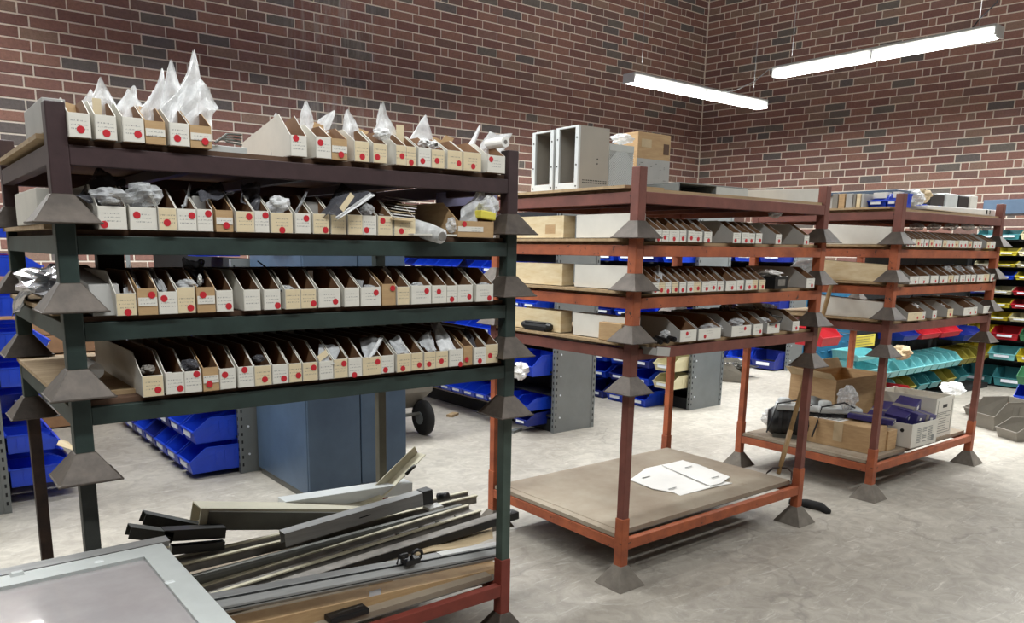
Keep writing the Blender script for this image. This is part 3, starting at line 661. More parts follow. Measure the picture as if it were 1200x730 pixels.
sheet('film_flap', [at(88, 232, Y=YA+.04), at(142, 240, Y=YA+.02), at(148, 212, Y=YA+.12), at(112, 196, Y=YA+.16)], 63, M_esd, 'dark smoky film sheet above the first second-deck bin', 'film')
sheet('film_flap', [at(222, 222, Y=YA+.1), at(236, 234, Y=YA+.0), at(275, 226, Y=YA+.04), at(252, 216, Y=YA+.2)], 64, M_esd, 'drooping grey film flap over the fifth second-deck bin', 'film')
sheet('film_flap', [at(212, 243, Y=YA+.03), at(218, 242, Y=YA+.03), at(224, 218, Y=YA+.08), at(222, 216, Y=YA+.1)], 65, M_bagc, 'thin upright film strip in the fourth second-deck bin', 'film')
b = MB(); p = at(236, 240, Y=YA+.05); b.box(p.x-.022, p.y, p.z-.02, p.x+.02, p.y+.06, p.z+.022); tag(b.build('small_white_carton', M_greybox, bevel=.002), 'small grey-white carton standing in the fifth second-deck bin', 'box')
sheet('film_flap', [at(281, 240, Y=YA+.05), at(303, 248, Y=YA+.04), at(306, 214, Y=YA+.1), at(282, 214, Y=YA+.1)], 66, M_esd, 'dark folded film behind the seventh second-deck bin', 'film')
lump(326, 240, .03, .022, 67, 'milky wrapped lump in the ninth second-deck bin', M_bag)
sheet('film_flap', [at(344, 250, Y=YA+.02), at(348, 250, Y=YA+.02), at(360, 226, Y=YA+.04), at(358, 225, Y=YA+.05)], 68, M_bagc, 'slanted clear film edge in the tenth second-deck bin', 'film')
b = MB(); p = at(368, 245, Y=YA+.06); b.box(p.x-.024, p.y, p.z-.018, p.x+.024, p.y+.06, p.z+.02); tag(b.build('small_white_carton', M_greybox, bevel=.002), 'small grey-white carton in the eleventh second-deck bin', 'box')
sheet('static_shield_bag', [at(374, 252, Y=YA-.004), at(398, 252, Y=YA-.03), at(438, 229, Y=YA-.02), at(400, 216, Y=YA+.1)], 69, M_esd, 'large smoky bag with tan strip slumped over second-deck bins', 'bag', amp=.006)
b = MB(); a_, c_ = at(400, 246, Y=YA-.034), at(413, 228, Y=YA-.03); b.prism([(-.008, -.001), (.008, -.001), (.008, .001), (-.008, .001)], a_, c_, up=(0, -1, 0)); tag(b.build('tape_strip', M_lab['c']), 'tan tape strip lying on the large smoky bag', 'tape')
sheet('zip_seal', [at(392, 255, Y=YA-.036), at(396, 257, Y=YA-.038), at(440, 229, Y=YA-.026), at(434, 226, Y=YA-.024)], 70, M_bag, 'white zip edge of the large smoky bag', 'film', amp=.002)
lump(430, 247, .022, .018, 71, 'clear lump in the fourteenth second-deck bin')
for i in range(9):   # stack of papers hanging out of bin 16
    z = i*.0042; p = at(466+i*.9, 258-i*3.0, Y=YA-.012+i*.012)
    b = MB(); b.box(-.036, 0, -.0012, .036, .09, .0012)
    tag(b.build('paper_slip', M_paper if i % 3 else M_tan, None, (p.x+.018, p.y, p.z), (.12, .06, .1*math.sin(i*2))), f'{ORD[i+1]} paper slip from the bottom of the pile spilling over second-deck bins', 'paper', 'paper slips spilling over the second deck')
# white plate and rolled film bag
b = MB(); a_ = at(510, 279, Y=YA-.02); b.box(-.085, -.02, 0, .075, .12, .005); tag(b.build('white_tray', M_white, None, (a_.x, a_.y+.01, DT[1]+.002)), 'flat white card lying under the rolled film bag', 'card')
P1 = at(515, 274, Y=YA-.03); b = MB()
b.tube([P1+Vector((-.055, .22, .03)), P1+Vector((-.04, .12, .024)), P1+Vector((-.012, .04, .006)), P1+Vector((0, -.012, -.008))], [.02, .028, .026, .023], 18, caps=True)
tag(b.build('rolled_film_bag', M_bag, smooth=True), 'rolled milky film bag hanging over the second deck edge', 'bag')
b = MB(); b.tube([P1+Vector((0, -.014, -.008)), P1+Vector((0, -.018, -.008))], .014, 14); tag(b.build('roll_core', M_railg), 'grey round end of the rolled film bag', 'roll')
lump(530, 264, .02, .022, 72, 'small clear knotted bag beside the rolled film bag', M_bag)
sheet('lavender_board', [at(510, 262, Y=YA+.36), at(583, 262, Y=YA+.36), at(583, 223, Y=YA+.38), at(512, 226, Y=YA+.38)], 73, M_lilac, 'lavender grey board standing behind the large brown bin', 'board', amp=.0, solid=.003)
film_in(r1[16], 559, 218, .07, 74, 'curled clear bag standing in the large brown bin', M_bag, z0=.04, tip=.5, dp=.06, y=YA+.05)
lump(573, 243, .03, .036, 75, 'folded clear bag leaning over the large brown bin', M_bag, Y=YA+.03)
b = MB(); p = at(572, 253, Y=YA+.01); b.box(-.04, -.01, -.012, .028, .03, .014); tag(b.build('foam_block', M_ywpap, None, p, (0, .1, .1), bevel=.004), 'yellow foam block wrapped in film in the large brown bin', 'foam')
# grey carton sides seen behind the left posts
for nm, (xx, k, hh, lb, mm) in dict(a=(.30, 1, .085, 'white end carton behind the front left post, second deck', M_white)).items():
    b = MB(); b.box(A[0]-.04, YA+.12, DT[k]+.012, A[0]+.09, YA+.50, DT[k]+.012+hh); tag(b.build('white_carton', mm, bevel=.002), lb, 'box')
q = MB(); q.hexa([(A[0]+.045, YA+.02, DT[2]), (A[0]+.115, YA+.02, DT[2]), (A[0]+.115, YA+.42, DT[2]), (A[0]+.045, YA+.42, DT[2]),
   (A[0]+.045, YA+.05, DT[2]+.075), (A[0]+.115, YA+.05, DT[2]+.075), (A[0]+.115, YA+.42, DT[2]+.115), (A[0]+.045, YA+.42, DT[2]+.115)])
tag(q.build('wrapped_carton', M_greybox, bevel=.002), 'film-wrapped white carton beside the front left post, third deck', 'box')
q = MB(); q.box(A[0]+.12, YA+.30, DT[2], A[0]+.19, YA+.34, DT[2]+.15); tag(q.build('black_document_file', M_dark, bevel=.003), 'black file standing behind the first third-deck bin', 'file')
# third deck contents
sheet('clear_sleeve', [at(146, 352, Y=YA+.02), at(158, 350, Y=YA+.02), at(157, 318, Y=YA+.1), at(143, 322, Y=YA+.12)], 80, M_bagc, 'clear sleeve standing in the first third-deck bin', 'sleeve')
sheet('clear_sleeve', [at(160, 350, Y=YA+.03), at(166, 340, Y=YA+.05), at(154, 312, Y=YA+.14), at(152, 314, Y=YA+.14)], 81, M_bagc, 'curved clear sleeve edge between first and second third-deck bins', 'sleeve')
sheet('clear_sleeve', [at(188, 343, Y=YA+.01), at(196, 341, Y=YA+.01), at(178, 314, Y=YA+.12), at(174, 316, Y=YA+.12)], 82, M_bagc, 'slanted clear sleeve in the third third-deck bin', 'sleeve')
lump(219, 334, .026, .014, 83, 'grey film lump in the fourth third-deck bin')
sheet('static_shield_bag', [at(214, 318, Y=YA+.1), at(238, 330, Y=YA+.04), at(240, 306, Y=YA+.12), at(214, 304, Y=YA+.14)], 84, M_esd, 'smoky bag with shiny part over the fifth third-deck bin', 'bag')
blob('shiny_metal_part', at(234, 328, Y=YA+.03), .006, .006, .014, 85, M_alu, 'small shiny metal part in the smoky third-deck bag', 'part')
q = MB(); [q.tube([at(302+i*4, 306+i*3, Y=YA+.12), at(318+i*3, 318+i*3, Y=YA+.08), at(328+i*1.5, 332+i*2, Y=YA+.04), at(327+i, 341, Y=YA+.02)], .002, 6) for i in range(4)]
tag(q.build('bent_cable_bundle', M_dark), 'black bent cable bundle arching over the eighth third-deck bin', 'cable')
for i, (px, py, r_, lb) in enumerate([(335, 340, .02, 'grey film lump in the ninth third-deck bin'), (432, 340, .024, 'round clear bag in the thirteenth third-deck bin'), (488, 336, .022, 'clear bag in the sixteenth third-deck bin')]): lump(px, py, r_, r_*.6, 90+i, lb)
b = MB(); p = at(420, 336, Y=YA+.04); b.tube([(p.x, p.y, p.z-.02), (p.x+.002, p.y, p.z+.006), (p.x+.004, p.y, p.z+.02)], [.009, .011, .013], 12); tag(b.build('clear_cup', M_bagc), 'small clear cup standing in the thirteenth third-deck bin', 'cup')
b = MB(); p = at(364, 325, Y=YA+.09); b.box(p.x-.008, p.y, p.z-.03, p.x+.008, p.y+.003, p.z+.02); tag(b.build('white_card', M_paper), 'white card upright in the tenth third-deck bin', 'card')
film_in(r2[14], 452, 312, .05, 95, 'tall clear crumpled bag with dark part, fifteenth third-deck bin', M_bagc, tip=.7, inner=(.012, .03, M_dark))
film_in(r2[14], 478, 318, .05, 96, 'clear bag with silver edge beside the tall crumpled one', M_bagc, tip=.9, y=YA+.16)
film_in(r2[17], 532, 310, .018, 97, 'pointed dark foil bag in the eighteenth third-deck bin', M_esd, tip=.3)
film_in(r2[18], 548, 300, .02, 98, 'pointed silvery foil tip behind the nineteenth third-deck bin', M_esd, tip=.2, y=YA+.15)
lump(566, 338, .028, .018, 99, 'folded grey film bag in the last third-deck bin')
# fourth deck contents
for i, (px, py, r_, mt, lb) in enumerate([(173, 433, .018, M_railg, 'grey parts heap in the long cream fourth-deck bin'), (222, 428, .024, M_esd, 'smoky lump in the third fourth-deck bin'), (303, 420, .016, M_esd, 'dark lump in the seventh fourth-deck bin')]): lump(px, py, r_, r_*.6, 110+i, lb, mt)
b = MB(); p = at(198, 439, Y=YA+.03); b.tube([(p.x, p.y, p.z-.015), (p.x, p.y, p.z+.006)], .007, 10); tag(b.build('white_bottle', M_paper), 'tiny white bottle cap in the second fourth-deck bin', 'bottle')
sheet('zip_bag', [at(372, 425, Y=YA+.0), at(391, 428, Y=YA-.002), at(400, 407, Y=YA+.05), at(374, 402, Y=YA+.07)], 113, M_bagc, 'clear zip bag with paper note over the eleventh fourth-deck bin', 'bag', amp=.003)
b = MB(); a_, c_ = at(373, 421, Y=YA+.0), at(383, 413, Y=YA+.02); b.prism([(-.009, -.001), (.009, -.001), (.009, .001), (-.009, .001)], a_, c_, up=(0, -1, 0)); tag(b.build('paper_note', M_lab['c']), 'cream note in the clear zip bag on the fourth deck', 'note')
sheet('zip_bag', [at(427, 420, Y=YA+.0), at(438, 418, Y=YA-.003), at(449, 396, Y=YA+.05), at(420, 394, Y=YA+.1)], 114, M_bagc, 'large clear zip bag with white seal, fourteenth fourth-deck bin', 'bag', amp=.004)
sheet('zip_seal', [at(431, 420, Y=YA-.005), at(434, 420, Y=YA-.005), at(449, 396, Y=YA+.045), at(445, 395, Y=YA+.045)], 115, M_bag, 'white zip seal on the large fourth-deck bag', 'film', amp=.001)
sheet('zip_bag', [at(466, 415, Y=YA+.0), at(480, 414, Y=YA+.0), at(466, 392, Y=YA+.06), at(455, 400, Y=YA+.05)], 116, M_bagc, 'clear bag with note in the sixteenth fourth-deck bin', 'bag', amp=.003)
sheet('zip_bag', [at(497, 410, Y=YA+.01), at(511, 412, Y=YA+.0), at(505, 386, Y=YA+.08), at(488, 398, Y=YA+.06)], 117, M_bagc, 'crumpled clear bag in the eighteenth fourth-deck bin', 'bag', amp=.005)
sheet('static_sleeve', [at(516, 411, Y=YA+.01), at(538, 412, Y=YA+.0), at(514, 376, Y=YA+.11), at(504, 380, Y=YA+.12)], 118, M_bag, 'long grey translucent sleeve slanting over the twentieth fourth-deck bin', 'sleeve', amp=.004)
sheet('static_sleeve', [at(552, 408, Y=YA+.02), at(560, 410, Y=YA+.01), at(548, 384, Y=YA+.09), at(541, 386, Y=YA+.1)], 119, M_esd, 'narrow dark sleeve between the last fourth-deck bins', 'sleeve', amp=.003)
# silver foil bag on the left end, third deck; paper roll end
blob('foil_bag', (A[0]+.05, A[1]+.36, DT[2]+.055), .10, .25, .05, 120, M_foil, 'crumpled silver foil bag hanging off the left end of the third deck', 'bag', rot=(.05, .1, .1), amp=.2, n=18)
sheet('foil_flap', [(A[0]-.06, A[1]+.62, DT[2]-.05), (A[0]-.05, A[1]+.40, DT[2]+.01), (A[0]+.0, A[1]+.36, DT[2]+.07), (A[0]-.02, A[1]+.60, DT[2]+.07)], 121, M_foil, 'torn flap of the silver foil bag drooping over the end beam', 'foil', amp=.006)
q = MB(); q.tube([(A[0]+.055, YA+.10, DT[3]+.062), (A[0]+.06, YA+.40, DT[3]+.062)], .02, 16); tag(q.build('white_paper_roll', M_paper), 'white roll end peeking past the front left post, fourth deck', 'roll')
# rear cartons on the upper decks of the dark rack, left end
b = MB(); b.box(A[0]-.02, A[1]+.02, DT[0]+.012, A[0]+.03, A[1]+.30, DT[0]+.09); tag(b.build('white_carton', M_greybox, bevel=.002), 'white carton half hidden by the top of the front left post', 'box')
q = MB()
for i in range(4): q.tube([at(252+i*3, 167-i*2, Y=YA+.05+.03*i), at(266, 157+i*3, Y=YA+.06+.02*i), at(283, 158+i*4, Y=YA+.08)], .003, 6)
tag(q.build('wire_coil', M_dgrey), 'grey wires lying between the two groups of top-deck bins', 'wire')
b = MB(); p = at(266, 172, Y=YA+.06); b.box(p.x-.05, p.y, DT[0], p.x+.055, p.y+.06, DT[0]+.018); tag(b.build('grey_metal_bracket', M_lgrey, bevel=.002), 'flat light grey bracket under the wires on the top deck', 'bracket')
# ------------------------------------------------------------------ cartons on the left ends of the orange racks
def carton(name, x0, y0, z0, x1, y1, z1, m, label, cat='box', group=None, rz=0, bevel=.003):
    cx, cy = (x0+x1)/2, (y0+y1)/2; b = MB(); b.box(x0-cx, y0-cy, 0, x1-cx, y1-cy, z1-z0)
    return tag(b.build(name, m, None, (cx, cy, z0), (0, 0, rz), bevel=bevel), label, cat, group)
def end_bin(x, y, z, w_, L, m, label, rz=PI, hf=.05, hb=.105):
    t = empty('parts_bin', (x, y, z), rz); tag(t, label, 'bin')
    bin_body(w_, L, hf, hb, .07).build('tray', (m, M_inner), t)
    b = MB(); b.box(-w_/2+.001, -.0022, .001, w_/2-.001, -.0006, hf-.001); b.build('label_card', M_lab['w'], t); return t
ZE = .0272   # resting on the end boards
for k, (mw, mr) in ((1, (M_white, M_cream)), (2, (M_white, M_cream)), (3, (M_white, M_cream))):
    z = BT[k]+ZE; dn = ['', 'second', 'third', 'fourth'][k]
    b = MB(); 
    t = empty('parts_bin', (B[0]+.035, B[1]+.02, z)); tag(t, f'long white bin turned side-on at the near left end, middle orange rack\'s {dn} deck', 'bin')
    bb = MB(); bb.box(-.035, 0, 0, .035, .325, .0022, 1); bb.box(-.035, 0, 0, -.0328, .325, .098, 0); bb.box(.0328, 0, 0, .035, .325, .098, 0); bb.box(-.0328, .3228, 0, .0328, .325, .098, 0); bb.box(-.0328, 0, 0, .0328, .002, .05, 0); bb.build('tray', (mw, M_inner), t)
    t = empty('parts_bin', (B[0]+.03, B[1]+.74, z), PI); tag(t, f'tan bin at the rear left end of the middle orange rack\'s {dn} deck', 'bin')
    bb = MB(); bb.box(-.035, 0, 0, .035, .32, .0022, 1); bb.box(.0328, 0, 0, .035, .32, .098, 0); bb.box(-.035, 0, 0, -.0328, .32, .098, 0); bb.box(-.0328, .3178, 0, .0328, .32, .098, 0); bb.box(-.0328, 0, 0, .0328, .0022, .05, 0)
    bb.build('tray', (mr, M_inner), t)
    if k < 3: pass
    q = MB(); q.box(.0352, .2, .02, .0358, .265, .06); 
    if k == 1: q.build('packing_tape', M_kraft, t)
b = MB(); pz = BT[3]+ZE
b = MB(); b.tube([(0, 0, 0), (0, .02, 0), (0, .18, 0), (0, .2, 0)], [.012, .02, .02, .013], 12); b.box(-.017, .03, -.02, .017, .17, .02)
tag(b.build('black_barcode_scanner', M_dark, None, (B[0]-.012, B[1]+.47, pz+.0215), (0, 0, .02), bevel=.003), 'black rounded case lying on the left end board, fourth deck', 'case')
p = at(695, 405, X=B[0]-.01); carton('brown_carton', B[0]-.034, B[1]+.025, pz, B[0]-.002, B[1]+.155, pz+.075, M_kraft, 'small brown carton beside the near left post, middle rack fourth deck')
# bins at the left end of the far orange rack
for k, m_, nm in ((1, M_white, 'white'), (2, M_kraft, 'tan'), (3, M_white, 'white')):
    z = BT[k]+ZE; dn = ['', 'second', 'third', 'fourth'][k]
    b = MB(); b.hexa([(0, 0, 0), (.08, 0, 0), (.08, .42, 0), (0, .42, 0), (0, .0, .095), (.08, .0, .095), (.08, .42, .118), (0, .42, .118)])
    tag(b.build('long_carton', {'tan': M_cream, 'white': M_white}[nm], None, (CC[0]-.01, CC[1]+.03, z), bevel=.003), f'long {nm} carton on the left end of the far orange rack\'s {dn} deck', 'box')
# low tray with black cylinders, black box, film roll on the middle rack
t = empty('shallow_tray', at(764, 416, Y=YBF-.03), .12, rot=(.0, .12, .15)); tag(t, 'tilted shallow grey tray sticking out over the fourth deck beam', 'tray')
b = MB(); b.box(0, -.02, 0, .10, .15, .003); b.box(0, -.022, 0, .10, -.018, .035); b.box(0, -.02, 0, .003, .15, .03); b.box(.097, -.02, 0, .10, .15, .03); b.build('tray', M_greybox, t)
for i, (px, py) in enumerate([(766, 399), (772, 400), (780, 399), (788, 397)]):
    p = at(px, py, Y=YBF-.0); b = MB(); b.tube([p+Vector((-.01, -.02, 0)), p+Vector((.01, .06, .004))], .011, 12); b.tube([p+Vector((-.012, -.026, 0)), p+Vector((-.0101, -.0201, 0))], .006, 10)
    tag(b.build('black_cylinder', M_dark), f'{ORD[i+1]} short black cylinder from the left in the tilted shallow tray', 'cylinder', 'short black cylinders in the tilted tray')
lump(779, 392, .022, .018, 130, 'shiny crumpled film over the black cylinders', M_bagc, Y=YBF+.04)
p = at(922, 338, Y=YBF+.0); t = empty('black_box', (p.x-.05, YBF+.0, DT[2])); tag(t, 'black open box with white papers on the middle rack\'s third deck', 'box')
b = MB(); b.box(-.055, 0, 0, .055, .2, .003); b.box(-.055, 0, 0, .055, .004, .058); b.box(-.055, .0, 0, -.051, .2, .058); b.box(.051, 0, 0, .055, .2, .058); b.box(-.055, .196, 0, .055, .2, .058); b.build('box_body', M_dark, t, bevel=.002)
b = MB(); b.box(-.03, -.0015, .015, .03, -.0003, .045); b.build('label', M_railg, t)
blob('crumpled_paper', (p.x-.05, YBF+.08, DT[2]+.068), .045, .07, .018, 131, M_paper, 'white crumpled paper in the black open box', 'paper', amp=.25)
P1 = at(958, 310, Y=YBF+.06); P2 = at(922, 322, Y=YBF+.22); b = MB(); b.tube([P2, P2.lerp(P1, .4)+Vector((0, 0, .018)), P1, P1.lerp(P2, -.05)], [.022, .034, .03, .02], 16)
tag(b.build('film_roll_bag', M_bagc, smooth=True), 'long clear film roll lying on bins near the right post, third deck', 'bag')
lump(909, 250, .03, .02, 132, 'clear crumpled bag over the last grey bins, middle rack second deck', Y=YBF+.06)
for i, (px, py, a_, lb) in enumerate([(832, 385, .05, 'clear bag heaped on the wide white bin, middle rack fourth deck'), (862, 378, .04, 'clear bag behind the wide white bin, middle rack fourth deck'), (893, 376, .035, 'smoky bag in the narrow bin, middle rack fourth deck')]): lump(px, py, a_, a_*.45, 133+i, lb, M_bagc, Y=YBF+.06)
sheet('antistatic_sheet', [at(836, 372, Y=YBF+.2), at(905, 372, Y=YBF+.1), at(912, 358, Y=YBF+.2), at(850, 350, Y=YBF+.3)], 137, M_esd, 'smoky film sheet behind the fourth deck bins of the middle rack', 'film')
q = MB(); q.tube([at(902, 380, Y=YBF+.0), at(915, 377, Y=YBF-.01), at(917, 372, Y=YBF+.02), at(905, 370, Y=YBF+.05)], .004, 6); tag(q.build('black_strap', M_dark), 'black looped strap on the fifth fourth-deck bin, middle rack', 'strap')
sheet('clear_sleeve', [at(768, 330, Y=YBF+.02), at(776, 330, Y=YBF+.02), at(772, 310, Y=YBF+.1), at(768, 312, Y=YBF+.1)], 138, M_bagc, 'clear sleeve standing over the first bins, middle rack third deck', 'sleeve')
for i in range(5): lump(1074+i*20, 266, .04, .02, 140+i, f'clear film lump over {["the first", "the middle left", "the middle", "the middle right", "the last"][i]} narrow bins, far rack second deck', M_bag if i % 2 else M_bagc, Y=YCF+.10)
for i in range(5): lump(1108+i*13, 318, .04, .032, 150+i, f'{["first", "second", "third", "fourth", "fifth"][i]} clear bag from the left along the far rack\'s third deck', M_bag if i % 2 == 0 else M_bagc, Y=YCF+.08)
for i in range(3): lump(1070+i*32, 360, .035, .022, 160+i, f'{["left", "middle", "right"][i]} clear bag on the far rack\'s fourth deck', M_bag, Y=YCF+.08)

# ------------------------------------------------------------------ on top of the middle orange rack
ZB0 = DT[0]
def open_cabinet(x0, x1, y0, y1, z, h, label):
    t = empty('metal_enclosure', (x0, y0, z)); tag(t, label, 'enclosure', 'open grey steel enclosures on the middle rack'); Lx, Ly = x1-x0, y1-y0; e = .004
    b = MB(); b.box(.012, 0, 0, Lx, e, h); b.box(.012, Ly-e, 0, Lx, Ly, h); b.box(.012, e, h-e, Lx, Ly-e, h); b.box(.012, e, 0, Lx, Ly-e, e); b.box(Lx-e, e, e, Lx, Ly-e, h-e); b.build('housing', M_encl, t)
    f = MB(); s = .022; f.box(0, 0, 0, .012, s, h); f.box(0, Ly-s, 0, .012, Ly, h); f.box(0, s, h-.008, .012, Ly-s, h); f.box(0, s, 0, .012, Ly-s, .045); f.build('front_frame', M_offw, t, bevel=.001)
    for yy in (s/2, Ly-s/2):
        for zz in (.03, .12, h-.05): q = MB(); q.tube([(-.002, yy, zz), (.001, yy, zz)], .0035, 8); q.build('screw', M_ink, t)
    q = MB()
    for i in range(10): q.box(.02+i*.012, s+.01, .046, .026+i*.012, Ly-s-.01, .05)
    q.build('vent_strip', M_dkdeck, t)
    q = MB()
    for i in range(14): q.box(.03+i*.011, -.0008, .045, .036+i*.011, .0002, .049); q.box(.03+i*.011, -.0008, .055, .036+i*.011, .0002, .059)
    q.build('vent_slots', M_slot, t, kind='stuff')
    for zz in (.13, .15): q = MB(); q.tube([(Lx*.62, -.002, zz), (Lx*.62, .001, zz)], .003, 8); q.build('screw', M_ink, t)
    return t
pe = at(676, 226, Z=ZB0)
hE = at(676, 146.5, X=pe.x, Y=None).z-ZB0
xr = at(712, 220, Y=pe.y).x
open_cabinet(pe.x, xr, pe.y, pe.y+.145, ZB0, hE, 'open grey steel enclosure with white frame, nearer of the two')
open_cabinet(pe.x-.005, xr-.02, pe.y+.155, pe.y+.30, ZB0, hE*.985, 'open grey steel enclosure behind the nearer one, farther left')
xe = pe.x+.37
p0, p1 = at(713, 218, Y=pe.y+.03), at(741, 218, Y=pe.y+.03)
t = empty('mesh_cage', (p0.x, pe.y+.03, ZB0+.01)); tag(t, 'white perforated mesh box between the enclosures and the brown carton', 'box'); wd = p1.x-p0.x; hh = at(725, 172, Y=pe.y+.03).z-ZB0
b = MB(); b.box(0, 0, 0, wd, .12, .012); b.box(0, 0, hh-.03, wd, .12, hh); b.box(0, .004, .012, .006, .12, hh-.03); b.box(wd-.006, .004, .012, wd, .12, hh-.03); b.box(.006, .110, .012, wd-.006, .12, hh-.03, 1); b.build('frame', (M_lgrey, M_dgrey), t)
b = MB(); n_ = 15; st = wd/n_
for i in range(-12, n_):
    x0, x1 = i*st, i*st+(hh-.04); z0, z1 = .012, hh-.03
    def clipseg(xa, za, xb, zb):
        if xa < 0: za += (0-xa)*(zb-za)/(xb-xa); xa = 0
        if xb > wd: zb = za+(wd-xa)*(zb-za)/(xb-xa); xb = wd
        return xa, za, xb, zb
    if x1 <= 0.004 or x0 >= wd: continue
    xa, za, xb, zb = clipseg(x0, z0, x1, z1)
    if xb-xa < .005: continue
    b.prism([(-.0018, -.001), (.0018, -.001), (.0018, .001), (-.0018, .001)], (xa, .001, za), (xb, .001, zb), up=(0, -1, 0))
    b.prism([(-.0018, -.001), (.0018, -.001), (.0018, .001), (-.0018, .001)], (wd-xa, .0025, za), (wd-xb, .0025, zb), up=(0, -1, 0))
b.build('mesh_panel', M_offw, t, kind='stuff')
lump(729, 163, .05, .022, 170, 'crumpled bubble wrap on top of the white mesh box', M_bag, Y=pe.y+.1)
pc0, pc1 = at(745, 223, Y=B[1]+.50), at(783, 223, Y=B[1]+.50); htop = at(765, 156, Y=B[1]+.50).z; hmid = at(765, 187, Y=B[1]+.50).z
t = empty('shipping_carton', (pc0.x, B[1]+.50, ZB0)); tag(t, 'tall brown carton with taped film around its lower half, behind the middle post', 'box')
wd = pc1.x-pc0.x; b = MB(); b.box(0, 0, 0, wd, .16, htop-ZB0); b.build('carton', M_kraft, t, bevel=.003)
b = MB(); b.box(-.002, -.002, .0, wd*.99, -.0006, hmid-ZB0); b.box(wd*.55, -.0022, 0, wd*.78, -.0019, .03, 1); b.build('printed_wrap', (M_greybox, M_kraft), t)
for (a_, c_, d_, e_) in ((.1, .78, .4, .9), (.78, .70, .95, .86)): b = MB(); b.box(wd*a_, -.0016, (htop-ZB0)*c_, wd*d_, -.0004, (htop-ZB0)*e_); b.build('tape_patch', M_dkdeck if a_ > .5 else M_tan, t)
b = MB()
for i in range(22):
    xx = random.uniform(.05, .85)*wd; zz = random.uniform(.05, .95)*(hmid-ZB0); b.box(xx, -.0034, zz, xx+random.uniform(.004, .018), -.0026, zz+.002)
b.build('printed_marks', M_dgrey, t, kind='stuff')
# flat grey chassis, long white carton
p0, p1 = at(783, 222, Y=B[1]+.22), at(863, 229, Y=B[1]+.22)
t = empty('flat_grey_chassis', (p0.x, B[1]+.16, ZB0)); tag(t, 'flat blue-grey steel chassis with a dark open slot, behind middle rack\'s top beam', 'chassis'); wd = p1.x-p0.x
b = MB(); b.box(0, .02, 0, wd, .22, .004); b.box(0, 0, .050, wd, .22, .056); b.box(wd*.52, 0, 0, wd, .22, .05); b.box(0, .2, 0, wd, .22, .05); b.box(0, 0, 0, .006, .2, .05); b.build('case', M_greyst, t, bevel=.002)
b = MB(); b.box(wd*.52, -.002, .006, wd, -.0005, .05); b.build('front_plate', M_lgrey, t)
p0, p1 = at(872, 236, Y=B[1]+.2), at(962, 237, Y=B[1]+.2)
b = MB(); b.hexa([(p0.x, B[1]+.2, ZB0), (p1.x, B[1]+.2, ZB0), (p1.x, B[1]+.5, ZB0), (p0.x, B[1]+.5, ZB0), (p0.x, B[1]+.2, ZB0+.05), (p1.x, B[1]+.2, ZB0+.095), (p1.x, B[1]+.5, ZB0+.10), (p0.x, B[1]+.5, ZB0+.06)])
tag(b.build('long_white_carton', M_white, bevel=.002), 'long low white carton on the right end of the middle rack\'s top', 'box')
carton('cream_insert_card', p0.x-.05, B[1]+.22, ZB0, p0.x-.005, B[1]+.4, ZB0+.02, M_cream, 'cream card strip left of the long low white carton', 'card')
